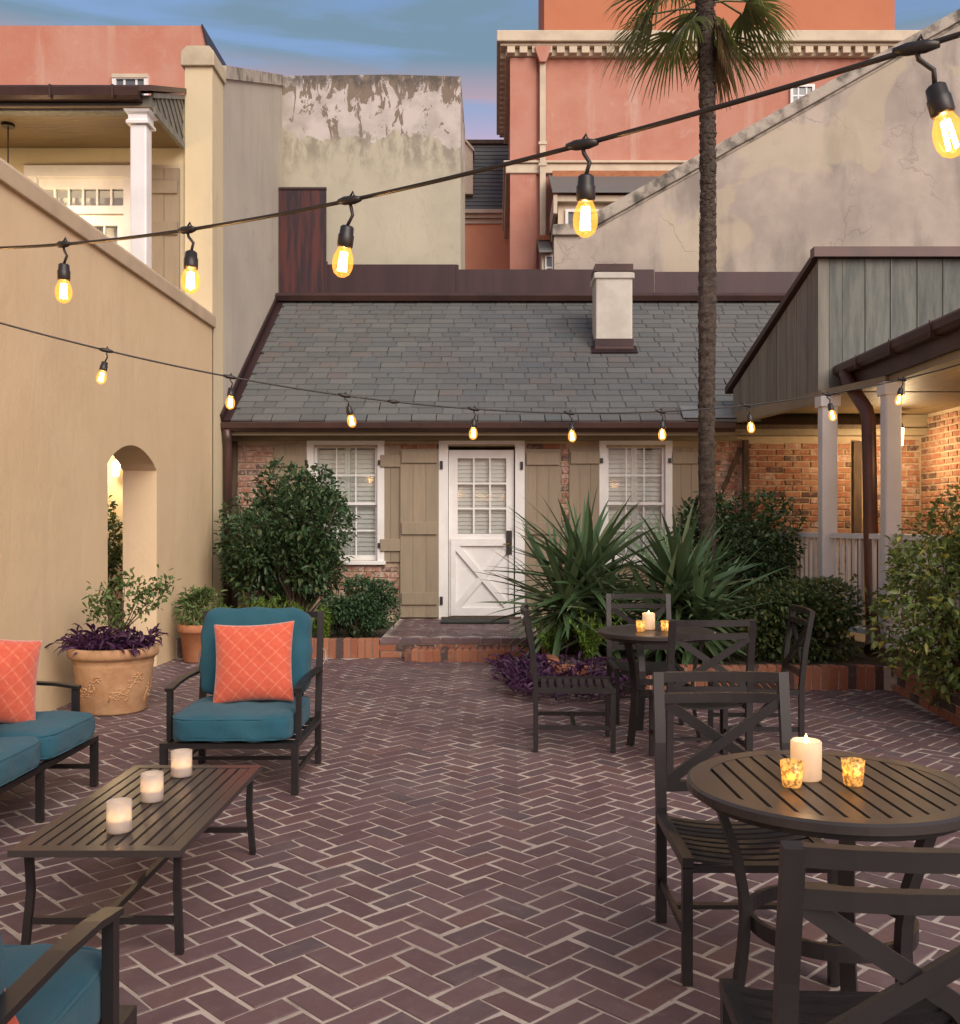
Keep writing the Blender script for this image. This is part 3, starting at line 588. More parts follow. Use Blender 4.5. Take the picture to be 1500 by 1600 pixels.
# wall zones that show: (x0,x1,z0,z1, meshes)
zones = [(fx(372), fx(428), .25, fz(692), fbw), (fx(600), fx(690), fz(703), fz(692), fb), (fx(822), fx(884), fz(702), fz(692), fb), (fx(876), fx(889), .5, fz(702), fbw), (fx(500), fx(624), .25, fz(884), fbw), (fx(1098), fx(1158), .9, fz(690), fbw)]
nb_ = 0
def lay(x0, x1, z0, z1, meshes, put, pitch=.0755, L=BL+JT):
    row = 0; z = z0 + BH/2 + .006
    while z + BH/2 <= z1 + .004:
        off = (row % 2)*L/2; x = x0 - off + L/2
        while x - BL/2 < x1:
            a = max(x-BL/2, x0); b = min(x+BL/2, x1)
            if b-a > .035: put((a+b)/2, z, (b-a)/BL, meshes)
            x += L
        row += 1; z += pitch
def put_f(x, z, s, meshes): 
    o = inst('brick', rng.choice(meshes), wall, (x+rng.gauss(0,.003), YF-.0005, z+rng.gauss(0,.002)), (0, rng.gauss(0,.006), 0), (s*rng.uniform(.95,1.0),1,rng.uniform(.93,1.04)))
    return o
for z_ in zones: lay(*z_, put_f)
lay(fx(1170), 4.42, .80, fz(688), fb+[fbw[0]], put_f)
fbo = [facade_brick(BL, BH, 140+i, m_brickw) for i in range(4)]
lay(4.58, 5.28, 1.15, fz(688), fbo+fb, put_f)
# half-timbering in the brick
cp(MB().bar((fx(1164), YF-.03, .3),(fx(1164), YF-.03, fz(688)), .065, .06, up=(0,1,0)).build('timber_post', m_timber)); cp(MB().bar((fx(1118), YF-.02, fz(790)),(fx(1157), YF-.02, fz(700)), .05, .04, up=(0,1,0)).build('timber_brace', m_timber))
cp(MB().bar((fx(1338)-.44+.44, YF-.025, .3),(fx(1338), YF-.025, fz(690)), .10, .05, up=(0,1,0)).build('timber_post', m_timber)); cp(MB().bar((fx(362), YF-.03, .2),(fx(362), YF-.03, fz(690)), .15, .06, up=(0,1,0)).build('timber_post', m_timber))
cp(MB().bar((5.05, YF-.02, .9),(4.90, YF-.02, fz(695)), .05, .04, up=(0,1,0)).build('timber_brace', m_timber))
cp(pbox('wall_plate', m_fascia, None, XW, fx(1150), YF-.06, YF+.2, fz(689), 2.62)); 
# windows
def window(h, name='window'):
    x0, x1, z0, z1 = h; yf = YF-.035
    b = MB(); b.box(x0-.055, x0+.03, yf, YF+.10, z0, z1+.03); b.box(x1-.03, x1+.055, yf, YF+.10, z0, z1+.03); b.box(x0-.055, x1+.055, yf-.004, YF+.10, z1+.03, z1+.09); 
    wnd = cp(b.build(name, m_white))
    def k(o): o.parent = wnd; return o
    k(MB().box(x0-.075, x1+.075, yf-.03, YF+.09, z0-.05, z0-.001).build('sill', m_white, bevel=.005))
    gx0, gx1 = x0+.031, x1-.031; zm = (z0+z1)/2
    for (a, c, yy) in ((zm-.012, z1+.028, YF+.022), (z0+.002, zm+.012, YF+.052)):
        s = MB(); s.box(gx0, gx0+.035, yy, yy+.026, a, c); s.box(gx1-.035, gx1, yy, yy+.026, a, c); s.box(gx0+.035, gx1-.035, yy, yy+.026, c-.036, c); s.box(gx0+.035, gx1-.035, yy, yy+.026, a, a+.034+(.03 if a < zm-.1 else 0))
        k(s.build('sash', m_white)); ww = (gx1-gx0-.07)/3; zb = a+.034+(.03 if a < zm-.1 else 0)
        for q in (1,2): k(MB().box(gx0+.035+q*ww-.008, gx0+.035+q*ww+.008, yy+.003, yy+.023, zb, c-.036).build('muntin', m_white))
        zz = (zb+c-.036)/2; k(MB().box(gx0+.035, gx1-.035, yy+.0045, yy+.0215, zz-.008, zz+.008).build('muntin', m_white))
        for q in range(3):
            for (za, zc) in ((zb, zz-.008), (zz+.008, c-.036)):
                k(MB().box(gx0+.035+q*ww+.0081, gx0+.035+(q+1)*ww-.0081, yy+.011, yy+.014, za, zc).build('pane', m_glass))
    # inside plantation shutters
    me = None; yb = YF+.13
    for s in (0,1):
        xa = gx0+.0 + s*(gx1-gx0)/2; xb = xa + (gx1-gx0)/2
        s_ = MB(); s_.box(xa, xa+.035, yb, yb+.025, z0, z1+.02); s_.box(xb-.035, xb-.002, yb, yb+.025, z0, z1+.02); k(s_.build('inner_shutter', m_white2))
        me = None; n = int((z1-z0-.02)/.058)
        for q in range(n):
            zc = z0+.03 + q*.058
            if me is None:
                o = MB().bar((-(xb-xa-.075)/2, 0, 0), ((xb-xa-.075)/2, 0, 0), .062, .007, up=(0,-.95,.30)).build('louver', m_white2); me = o.data; o.location = ((xa+xb)/2, yb+.015, zc); k(o)
            else: k(inst('louver', me, None, ((xa+xb)/2, yb+.015, zc)))
    return wnd
window(wL); window(wR)
cp(pbox('dark_room', m_fascia, None, wL[0]-.1, wL[1]+.1, YF+.235, YF+.25, wL[2]-.1, wL[3]+.1)); cp(pbox('dark_room', m_fascia, None, wR[0]-.1, wR[1]+.1, YF+.235, YF+.25, wR[2]-.1, wR[3]+.1))
# door
b = MB(); x0, x1, z0, z1 = dr; b.box(x0-.065, x0+.05, YF-.04, YF+.10, z0, z1+.02); b.box(x1-.05, x1+.07, YF-.04, YF+.10, z0, z1+.02); b.box(x0-.065, x1+.07, YF-.045, YF+.10, z1+.02, z1+.10); cp(b.build('door_frame', m_white))
dx0, dx1, dz0, dz1 = fx(701), fx(803), .225, fz(703); yd = YF+.02
gx0, gx1, gz0, gz1 = fx(715), fx(791), fz(834), fz(716)
b = holes_wall(dx0, dx1, dz0, dz1, yd, yd+.045, [(gx0, gx1, gz0, gz1)]); b = b.build('door', m_white, recalc=False); door = cp(b)
def dk(o): o.parent = door; return o
nx, nz_ = 3, 3; pw = (gx1-gx0)/nx; ph = (gz1-gz0)/nz_
for q in (1,2):
    dk(MB().box(gx0+q*pw-.011, gx0+q*pw+.011, yd-.003, yd+.04, gz0, gz1).build('muntin', m_white)); dk(MB().box(gx0, gx1, yd-.001, yd+.038, gz0+q*ph-.011, gz0+q*ph+.011).build('muntin', m_white))
for i in range(3):
    for j in range(3): dk(MB().box(gx0+i*pw+.012, gx0+(i+1)*pw-.012, yd+.018, yd+.022, gz0+j*ph+.012, gz0+(j+1)*ph-.012).build('pane', m_glass))
me = None
for q in range(int((gz1-gz0+.06)/.05)):
    zc = gz0-.02+q*.05
    if me is None: o = MB().bar((-(gx1-gx0)/2-.02,0,0), ((gx1-gx0)/2+.02,0,0), .05, .005, up=(0,-.96,.28)).build('blind_slat', m_white2); me = o.data; o.location = ((gx0+gx1)/2, yd+.085, zc); dk(o)
    else: dk(inst('blind_slat', me, None, ((gx0+gx1)/2, yd+.085, zc)))
dk(pbox('blind_backing', m_white2, None, gx0-.03, gx1+.03, yd+.125, yd+.13, gz0-.05, gz1+.05))
cx0, cx1, cz0, cz1 = fx(712), fx(795), .33, fz(853)
for (a, c) in (((cx0,cz0),(cx1,cz1)), ((cx0,cz1),(cx1,cz0))):
    dk(MB().bar((a[0], yd-.010, a[1]), (c[0], yd-.010, c[1]), .0395 if a[1] == cz0 else .044, .075, up=(0,0,1)).build('cross_rail', m_white))
f_ = MB(); f_.box(cx0-.06, cx0, yd-.034, yd-.0005, dz0+.01, cz1+.09); f_.box(cx1, cx1+.06, yd-.034, yd-.0005, dz0+.01, cz1+.09); f_.box(cx0, cx1, yd-.033, yd-.0005, cz1, cz1+.088); f_.box(cx0, cx1, yd-.033, yd-.0005, dz0+.01, cz0); dk(f_.build('panel_frame', m_white))
dk(pbox('lock_plate', m_black, None, fx(791), fx(800), yd-.050, yd-.0345, fz(866), fz(829))); dk(MB().tube([(fx(795), yd-.045, fz(850)),(fx(795), yd-.085, fz(850)),(fx(786), yd-.09, fz(850))], .009, 8).build('handle', M('brass', (.5,.32,.10,1), None, .3, metal=.9, bump=0)))
cp(pbox('threshold', m_timber, None, x0-.03, x1+.03, YF-.10, YF+.1, .201, .224))
for px_, py_ in ((690,727),(690,938),(815,728)): cp(pbox('hinge', m_black, None, fx(px_)-.018, fx(px_)+.018, YF-.058, YF-.046, fz(py_)-.05, fz(py_)+.05))
for px_, py_ in ((480,723),(594,723),(594,852),(940,720),(1046,720)): cp(pbox('hinge', m_black, None, fx(px_)-.022, fx(px_)+.014, YF-.058, YF-.04, fz(py_)-.03, fz(py_)+.03))
shutter(fx(626), fx(686), .22, fz(702), YF-.066, (fz(724), fz(835), fz(944)), CT, nb=3)
shutter(fx(594), fx(627), fz(878), fz(697), YF-.034, (fz(730), fz(861)), CT, nb=2, bx=.008); shutter(fx(429), fx(480), fz(878), fz(694), YF-.034, (fz(730), fz(861)), CT, nb=3)
shutter(fx(820), fx(876), .22, fz(702), YF-.045, (fz(727), fz(835), fz(944)), CT, nb=3); shutter(fx(889), fx(939), fz(878), fz(699), YF-.034, (fz(725), fz(861)), CT, nb=3); shutter(fx(1047), fx(1096), fz(878), fz(699), YF-.034, (fz(725), fz(861)), CT, nb=3)
# eaves
cp(pbox('soffit', m_fascia, None, XW+.02, fx(1150), 11.92, YF-.061, 2.50, 2.53)); cp(pbox('fascia', m_fascia, None, XW+.02, 2.86, 11.90, 11.919, 2.45, 2.60))
gut = cp(MB().prism([(XW+.01,11.885,2.60),(XW+.01,11.80,2.605),(XW+.01,11.775,2.59),(XW+.01,11.785,2.53),(XW+.01,11.82,2.495),(XW+.01,11.885,2.49)], (6.16,0,0)).build('gutter', m_brown))
ds = cp(MB().tube([(-3.235,11.83,2.52),(-3.235,11.86,2.40),(-3.235,11.88,2.3),(-3.235,11.88,.1)], .052, 12).build('downspout', m_brown, smooth=True))
# roof
RY0, RZ0, RY1, RZ1 = 11.84, 2.60, 14.86, 4.72
sv = Vector((0, RY1-RY0, RZ1-RZ0)); SL = sv.length; sv.normalize(); up_ = Vector((0,-sv.z,sv.y)); pitch = math.atan2(RZ1-RZ0, RY1-RY0)
def RP(x, s, h=0): return Vector((x, RY0, RZ0)) + sv*s + up_*h
roof = cp(MB().prism([RP(XW+.005,0,-.09), RP(XW+.005,SL,-.09), RP(XW+.005,SL,-.03), RP(XW+.005,0,-.03)], (8.2,0,0)).build('roof', m_timber))
def rk(o): o.parent = roof; return o
def slate_mesh(seed):
    q = random.Random(seed); j = lambda s: q.uniform(-s, s)
    vs = [(-.5+j(.012), j(.006), 0), (.5+j(.012), j(.006), 0), (.5,.30,0), (-.5,.30,0)]; vs = vs + [(x_, y_+(.004 if y_ < .1 else 0), z_+.020) for x_, y_, z_ in vs]
    fs = [(0,3,2,1),(4,5,6,7),(0,1,5,4),(1,2,6,5),(2,3,7,6),(3,0,4,7)]; me = bpy.data.meshes.new('slate'); me.from_pydata(vs, [], fs); me.materials.append(m_slate); return me, vs, fs
sm = [slate_mesh(i) for i in range(8)]; EXP = .158; rows = int(SL/EXP); cnt = 0; st = MB()
for r_i in range(rows):
    x = XW + .02 + (.13 if r_i % 2 else 0)*rng.uniform(.7,1.2); s0 = .0 + r_i*EXP
    while x < (3.15 if r_i < 3 else 4.7):
        wd = rng.choice((.20,.24,.27,.30,.30,.34)); k = rng.randrange(8); tilt = .066 + rng.uniform(-.008,.016); p = RP(x+wd/2, s0+rng.gauss(0,.004), .012+rng.uniform(0,.004))
        rot = Matrix.Rotation(pitch-tilt, 3, 'X') @ Matrix.Rotation(rng.gauss(0,.006), 3, 'Z'); ln_ = min(1.0, (SL-s0+.02)/.30)
        scv = (wd-.011, ln_, 1)
        if cnt < 300: rk(inst('slate', sm[k][0], roof, p, rot, scv)); cnt += 1
        else: st.add([p + rot @ Vector((v[0]*scv[0], v[1]*scv[1], v[2])) for v in sm[k][1]], sm[k][2], rng.random())
        x += wd
tag(rk(st.build('slates', m_slate, None, recalc=False)), kind='stuff')
rk(MB().prism([RP(XW+.006,-.02,-.02), RP(XW+.006,SL,-.02), RP(XW+.006,SL,.12), RP(XW+.006,-.02,.12)], (.028,0,0)).build('wall_flashing', m_flash)); rk(MB().prism([RP(XW+.035,-.02,.03), RP(XW+.035,SL,.03), RP(XW+.035,SL,.042), RP(XW+.035,-.02,.042)], (.08,0,0)).build('step_flashing', m_flash))
rk(MB().prism([RP(2.25,.02,.05), RP(2.25,.30,.058), RP(2.25,.30,.062), RP(2.25,.02,.054)], (.75,0,0)).build('patch_flashing', M('zinc', (.22,.22,.215,1), (.17,.17,.165,1), .5, metal=.3, bump=.05)))
# chimney
cw0, cw1, cy0 = 1.36, 1.86, 13.42
chm = MB(); chm.box(cw0, cw1, cy0, cy0+.5, 3.5, 4.82); ch = cp(chm.build('chimney', M('white_stucco', (.60,.57,.50,1), (.50,.46,.39,1), .85, scale=3, bump=.4, bs=40), bevel=.02))
def ck(o): o.parent = ch; return o
ck(MB().box(cw0-.025, cw1+.025, cy0-.025, cy0+.525, 4.72, 4.80).build('band', ch.data.materials[0], bevel=.012)); ck(pbox('cap', m_brown, None, cw0-.01, cw1+.01, cy0-.01, cy0+.51, 4.82, 4.92)); ck(pbox('base_flashing', m_brown, None, cw0-.012, cw1+.012, cy0-.012, cy0+.512, 3.5, 3.86)); ck(pbox('apron_flashing', m_flash, None, cw0-.014, cw1+.014, cy0-.016, cy0+.3, 3.80, 3.90))
ck(MB().prism([RP(cw0-.06,2.00-.16,.035), RP(cw0-.06,2.0+.05,.035), RP(cw0-.06,2.05,.05), RP(cw0-.06,1.84,.05)], (.62,0,0)).build('saddle_flashing', m_flash))

# ================================================================ right porch with boarded gable
PR = thing('porch', 'open porch with white posts, grey board gable and warm lit brick walls', 'porch', (3.6, 9.5, 0))
def pp(o): return sub(o, PR)
A0, A1 = Vector((2.87,11.93,0)), Vector((3.26,9.97,0))
pp(MB().prism([(3.05,4.6,-.05),(5.5,4.6,-.05),(5.5,12.29,-.05),(2.95,12.29,-.05),(3.40,9.7,-.05),(3.66,8.8,-.05),(3.66,4.6,-.05)][1:], (0,0,.31)).build('floor', m_fascia))
nbA = 9; dA = (A1-A0).normalized(); nA = Vector((dA.y, -dA.x, 0)); nA = nA if nA.x < 0 else -nA
for k in range(nbA):
    u0, u1 = k/nbA + .003, (k+1)/nbA - .003; p0, p1 = A0.lerp(A1, u0), A0.lerp(A1, u1); t0, t1 = 3.0 + 1.05*u0, 3.0 + 1.05*u1
    pp(MB().prism([p0+Vector((0,0,2.72)), p1+Vector((0,0,2.72)), p1+Vector((0,0,t1)), p0+Vector((0,0,t0))], -nA*.022).build('gable_board', m_board))
pp(MB().prism([A0+Vector((0,0,2.74))-nA*.03, A1+Vector((0,0,2.74))-nA*.03, A1+Vector((0,0,4.03))-nA*.03, A0+Vector((0,0,2.98))-nA*.03], -nA*.05).build('gable_backing', m_timber))
xb = 3.25; wds = [.115,.135,.225,.02,.235,.02,.25,.02,.24,.02,.25,.02,.26,.02,.26,.02,.3]
for w_ in wds:
    bt = w_ < .03; pp(pbox('batten_strip' if bt else 'front_board', m_timber if False else (m_boardg if xb > 3.34 else m_board), None, xb+.002, xb+w_-.002, 9.935 if bt else 9.945, 9.97, 2.70 if xb < 3.46 else 2.95, 4.06)); xb += w_
pp(pbox('front_backing', m_timber, None, 3.27, xb, 9.972, 10.02, 2.72, 4.05))
pp(MB().prism([Vector((2.80,12.05,2.97)), Vector((3.215,9.89,4.10)), Vector((3.215,9.89,4.16)), Vector((2.80,12.05,3.05))], (4.2,0,0)).build('roof', m_brown)); pp(pbox('ridge_trim', m_brown, None, 3.19, 7.4, 9.87, 10.0, 4.065, 4.165))
# ceiling boards run along the porch
for k in range(27):
    x0_ = 2.95 + k*.095; y1_ = 12.2; y0_ = max(4.7, 9.9 - (x0_-3.22)*6 if x0_ < 3.5 else 4.7); y0_ = y0_ if x0_ > 3.5 else 9.98 + max(0,(3.26-x0_))*4.9
    if y0_ < y1_-.1: pp(pbox('ceiling_board', m_ceil, None, x0_, x0_+.091, y0_, y1_, 2.725, 2.745))
pp(MB().prism([(3.50,4.7,2.90),(5.6,4.7,3.16),(5.6,4.7,3.22),(3.50,4.7,2.96)], (0,5.22,0)).build('wing_roof', m_brown))
pp(MB().prism([(3.40,4.7,2.955),(3.405,4.7,2.90),(3.44,4.7,2.865),(3.50,4.7,2.86),(3.50,4.7,2.97),(3.41,4.7,2.975)], (0,5.24,0)).build('gutter', m_brown)); pp(pbox('fascia', m_brown, None, 3.505, 3.53, 4.7, 9.93, 2.72, 2.90))
for k in range(6): pp(pbox('gutter_bracket', m_brown, None, 3.393, 3.50, 9.3-k*.8, 9.325-k*.8, 2.853, 2.982))
pp(pbox('back_beam', m_fascia, None, 2.88, 5.5, 12.08, 12.29, 2.47, 2.72)); pp(pbox('back_beam_moulding', m_fascia, None, 2.88, 5.5, 12.05, 12.079, 2.52, 2.55)); pp(MB().bar((2.93,11.90,2.66),(3.30,9.85,2.66), .10, .12).build('side_beam', m_fascia)); pp(MB().bar((3.33,9.75,2.69),(3.57,8.9,2.69), .12, .06).build('side_beam', m_fascia)); pp(pbox('front_beam', m_fascia, None, 3.545, 3.66, 4.7, 8.9, 2.66, 2.724))
def post(x, y, w_):
    o = pp(MB().box(-w_/2, w_/2, -w_/2, w_/2, 0, 2.40).build('post', m_white, bevel=.015)); o.location = (x,y,.26)
    q = MB(); q.box(-w_/2-.022, w_/2+.022, -w_/2-.022, w_/2+.022, 2.28, 2.40); c = q.build('capital', m_white, bevel=.01); c.parent = o
    return o
post(3.30, 9.80, .155); post(3.56, 8.88, .145); post(3.60, 5.4, .145)
def railing(a, b_, n):
    a = Vector(a); b_ = Vector(b_); r_ = MB().bar(a+Vector((0,0,1.27)), b_+Vector((0,0,1.27)), .07, .05).build('top_rail', m_white); pp(r_); r2 = MB().bar(a+Vector((0,0,.38)), b_+Vector((0,0,.38)), .05, .05).build('bottom_rail', m_white); pp(r2)
    o0 = MB().box(-.016,.016,-.016,.016,.405,1.246).build('baluster', m_white); me = o0.data; bpy.data.objects.remove(o0)
    for k in range(n):
        p = a.lerp(b_, (k+.5)/n); pp(inst('baluster', me, None, p, (0,0,math.atan2(b_.y-a.y, b_.x-a.x))))
railing((3.325,9.71,0), (3.535,8.965,0), 8); railing((2.95,12.1,0), (3.275,9.89,0), 22); railing((3.57,8.79,0), (3.60,5.48,0), 32)
# right wall of the porch
rw = pp(pbox('side_wall', m_lime, None, 5.30, 5.55, 4.6, 12.29, -.05, 3.1))
cntr = [0]
def put_r(y, z, s, meshes):
    if y < 10.2: return
    o = inst('brick', rng.choice(meshes), rw, (5.2995, y, z), (0, 0, R(-90)), (s*.97,1,1))
lay(10.2, 12.26, .95, 2.70, [facade_brick(BL*.92, BH*.92, 200+i, m_brick) for i in range(4)], put_r)
# downspout
pp(MB().tube([(3.45,9.72,2.88),(3.45,9.66,2.80),(3.455,9.55,2.70),(3.475,9.25,2.46),(3.48,9.20,2.36),(3.49,9.18,1.4),(3.50,9.16,.62),(3.48,9.08,.44)], .066, 14).build('downspout', m_rust, smooth=True)); pp(MB().tube([(3.475,9.06,.42),(3.40,8.88,.31),(3.33,8.74,.26)], .068, 14, cap=False).build('spout_outlet', m_rust, smooth=True)); pp(MB().tube([(3.36,8.80,.28),(3.359,8.798,.279)], .062, 14).build('spout_shade_disc', m_black)); pp(pbox('pipe_bracket', m_rust, None, 3.53, 3.60, 9.0, 9.03, 2.18, 2.22))  # black disc in the outlet stands in for the shade inside the pipe
wlp = thing('porch_lantern', 'lit glass lantern hanging inside the porch behind the white post', 'lantern', (4.70, 11.55, 2.30))
MB().tube([(0,0,.425),(0,0,.26)], .006, 6).build('chain', m_black, wlp); MB().lathe([(.06,0),(.075,.01),(.085,.20),(.05,.25),(.012,.27)], n=8).build('glass', m_lamp, wlp); MB().lathe([(.09,.20),(.055,.255),(.012,.28)], n=8).build('cap', m_black, wlp); plight('lantern_and_fill_light', (0,0,-.12), 20, wlp, .07)
plight('lantern_and_fill_light', (-.3,-3.2,.0), 7, wlp, .07)  # added fill light for the porch, well away from the lantern, no fixture here

# ================================================================ far buildings
YB = 22.0; KB = F/YB
def bx(px, Y=YB): return (px-CX)*Y/F
def bz(py, Y=YB): return CH + (HY-py)*Y/F
PK = thing('coral_building', 'large coral stucco building with cream dentil cornice beyond the gable', 'building', (4, 22, 0))
def kp(o): return sub(o, PK)
kp(pbox('wall', m_pink, None, bx(799), 9.5, YB, 27, -.05, bz(70))); kp(pbox('corner_pilaster', m_pink, None, bx(797), bx(838), YB-.06, YB-.002, 0, bz(92)))
b = MB(); X0, X1 = bx(797), 9.8
def cornice(o, z0, z1, name='cornice'):
    q = MB().prism([(X0-o, YB-o, z0),(X1, YB-o, z0),(X1, 27, z0),(X0-o, 27, z0)], (0,0,z1-z0)); kp(q.build(name, m_trim, bevel=.02))
cornice(.30, bz(74), bz(57)); cornice(.22, bz(79), bz(74)-.004); cornice(.10, bz(91), bz(79)-.004); cornice(.15, bz(258), bz(254)); cornice(.10, bz(273), bz(258)-.004)
dm = MB().box(-.085,.085,-.12,0,-.14,0).build('dentil', m_trim); dme = dm.data; bpy.data.objects.remove(dm)
for k in range(32): kp(inst('dentil', dme, None, (X0 + .02 + k*.275, YB-.101, bz(79)-.006)))
for k in range(15): kp(inst('dentil', dme, None, (X0-.101, YB+.15 + k*.30, bz(79)-.006), (0,0,R(-90))))
kp(MB().prism([(bx(835),YB-.28,bz(81)),(bx(860),YB-.28,bz(81)),(bx(857),YB-.28,bz(92)),(bx(852),YB-.28,bz(105)),(bx(843),YB-.28,bz(105)),(bx(838),YB-.28,bz(92))], (0,.2,0)).build('rainwater_head', m_pink)); kp(MB().box(bx(843),bx(852),YB-.2,YB-.062,4,bz(105)).build('downpipe', m_trim))
for py_ in (229, 262): kp(MB().box(bx(841),bx(854),YB-.22,YB-.19,bz(py_)-.03,bz(py_)+.03).build('pipe_bracket', m_trim))
kp(pbox('penthouse_wall', m_orange, None, bx(868,23), bx(1398,23), 23.0, 26.5, bz(75), 17)); kp(pbox('penthouse_pier', m_orange, None, bx(850,23), bx(868,23)-.004, 22.9, 26, bz(75), 17))
def fwin(p, x0_, x1_, z0_, z1_, y, nx_, nz2, fr_=.06):
    q = MB(); q.box(x0_, x0_+fr_, y-.05, y+.02, z0_, z1_); q.box(x1_-fr_, x1_, y-.05, y+.02, z0_, z1_); q.box(x0_+fr_, x1_-fr_, y-.05, y+.02, z1_-fr_, z1_); q.box(x0_+fr_, x1_-fr_, y-.05, y+.02, z0_, z0_+fr_)
    for i in range(1, nx_): xx = x0_ + (x1_-x0_)*i/nx_; q.box(xx-.018, xx+.018, y-.03, y+.01, z0_+fr_, z1_-fr_)
    for i in range(1, nz2): zz = z0_ + (z1_-z0_)*i/nz2; q.box(x0_+fr_, x1_-fr_, y-.028, y+.012, zz-.018, zz+.018)
    o = sub(q.build('window', m_white), p); g_ = MB().box(x0_+fr_, x1_-fr_, y-.012, y-.004, z0_+fr_, z1_-fr_).build('pane', m_dark); g_.parent = o; return o
m_dark = M('dark_window', (.10,.12,.13,1), (.16,.17,.17,1), .1, scale=1.5, bump=0)
fwin(PK, bx(1234), bx(1272), bz(168), bz(133), YB-.01, 3, 2)
# slate-roofed dormers against the coral wall
Yd = 20.6
def dpx(px): return bx(px, Yd)
def dz(py): return bz(py, Yd)
kp(pbox('dormer_wall', m_trim, None, dpx(872), dpx(1120), Yd, YB-.01, dz(345)-3, dz(308))); kp(MB().prism([(dpx(862),Yd-.25,dz(303)),(dpx(862),YB-.12,bz(276)),(dpx(862),YB-.12,bz(276)-.12),(dpx(862),Yd-.25,dz(307))], (4,0,0)).build('dormer_roof', m_slate)); kp(pbox('dormer_ridge', m_terra, None, dpx(868), dpx(1120), YB-.3, YB-.16, bz(277)-.10, bz(274))); kp(pbox('dormer_cornice', m_trim, None, dpx(866), dpx(1120), Yd-.15, Yd-.003, dz(318), dz(309)))
kp(pbox('dormer_bracket', m_trim, None, dpx(864), dpx(870), Yd-.2, YB-.02, dz(338), dz(309))); fwin(PK, dpx(883), dpx(935), dz(380), dz(328), Yd-.012, 2, 2)
kp(pbox('dormer_wall', m_trim, None, dpx(848), dpx(866), 21.0, YB-.01, dz(440), dz(388))); kp(MB().prism([(dpx(843),20.8,dz(387)),(dpx(843),YB-.07,bz(376)),(dpx(843),YB-.07,bz(379)),(dpx(843),20.8,dz(390))], (.28,0,0)).build('dormer_roof', m_slate)); kp(pbox('dormer_ridge', m_terra, None, dpx(846), dpx(864), YB-.25, YB-.15, bz(376)-.06, bz(372))); fwin(PK, dpx(853), dpx(866), dz(430), dz(392), 20.99, 1, 2, .03)
# low orange wing with mansard
OW = thing('mansard_wing', 'small orange stucco wing with dark slate mansard and dormer, deep between buildings', 'building', (0, 27.2, 0))
Yo = 27.2
def op_(o): return sub(o, OW)
op_(pbox('wall', m_orange_lifted, None, bx(690,Yo), bx(805,Yo), Yo, 31, -.05, bz(350,Yo))); 
for (a_, c_, o_) in ((350,343,.05),(342.6,337,.14),(336.6,331,.24)): op_(pbox('cornice', m_trim, None, bx(690,Yo), bx(805,Yo), Yo-o_, Yo+.5, bz(a_,Yo), bz(c_,Yo)))
op_(MB().prism([(bx(690,Yo),Yo-.1,bz(331,Yo)+.005),(bx(690,Yo),Yo+.6,bz(212,Yo)),(bx(690,Yo),Yo+3,bz(212,Yo)),(bx(690,Yo),Yo+3,bz(331,Yo)+.005)], (bx(805,Yo)-bx(690,Yo),0,0)).build('mansard_roof', m_slate)); op_(pbox('roof_curb', m_timber, None, bx(690,Yo), bx(805,Yo), Yo+.5, Yo+.75, bz(213,Yo), bz(207,Yo)))
for r_i in range(17):
    u = r_i/17; y_ = Yo-.1 + .7*u; z_ = bz(331,Yo)+.03 + (bz(212,Yo)-bz(331,Yo)-.03)*u
    op_(MB().prism([(bx(690,Yo),y_-.025,z_),(bx(690,Yo),y_+.035,z_+.12),(bx(690,Yo),y_+.06,z_+.12),(bx(690,Yo),y_,z_)], (bx(805,Yo)-bx(690,Yo),0,0)).build('slate_course', m_slate))
op_(MB().prism([(bx(716,Yo),Yo-.12,bz(305,Yo)),(bx(739,Yo),Yo-.12,bz(305,Yo)),(bx(739,Yo),Yo-.12,bz(236,Yo)),(bx(728,Yo),Yo-.12,bz(222,Yo)),(bx(716,Yo),Yo-.12,bz(228,Yo))], (0,.9,0)).build('dormer', m_trim)); op_(MB().prism([(bx(716,Yo),Yo-.2,bz(226,Yo)),(bx(728,Yo),Yo-.2,bz(221,Yo)),(bx(741,Yo),Yo-.2,bz(236,Yo)),(bx(741,Yo),Yo-.2,bz(240,Yo)),(bx(728,Yo),Yo-.2,bz(225,Yo)),(bx(716,Yo),Yo-.2,bz(230,Yo))], (0,.9,0)).build('dormer_pediment', m_trim))
# red building top left
RB = thing('red_building', 'plain coral-red stucco building rising behind the gallery roof at left', 'building', (-7, 17, 0)); Yr = 17.0
sub(MB().prism([(bx(-200,Yr),Yr,-.05),(bx(323,Yr),Yr,-.05),(bx(323,Yr),Yr,bz(76,Yr)),(bx(315,Yr),Yr,bz(40,Yr)),(bx(-200,Yr),Yr,bz(40,Yr))], (0,4,0)).build('wall', m_red), RB)
sub(MB().prism([(bx(315,Yr),Yr-.03,bz(39,Yr)),(bx(317,Yr),Yr-.03,bz(39,Yr)),(bx(327,Yr),Yr-.03,bz(78,Yr)),(bx(324,Yr),Yr-.03,bz(78,Yr))], (0,4,0)).build('verge', m_flash), RB)
fwin(RB, bx(177,Yr), bx(233,Yr), bz(165,Yr), bz(119,Yr), Yr-.012, 3, 2, .07); sub(pbox('lintel', m_trim, None, bx(177,Yr), bx(233,Yr), Yr-.075, Yr-.064, bz(124,Yr), bz(118,Yr)), RB)

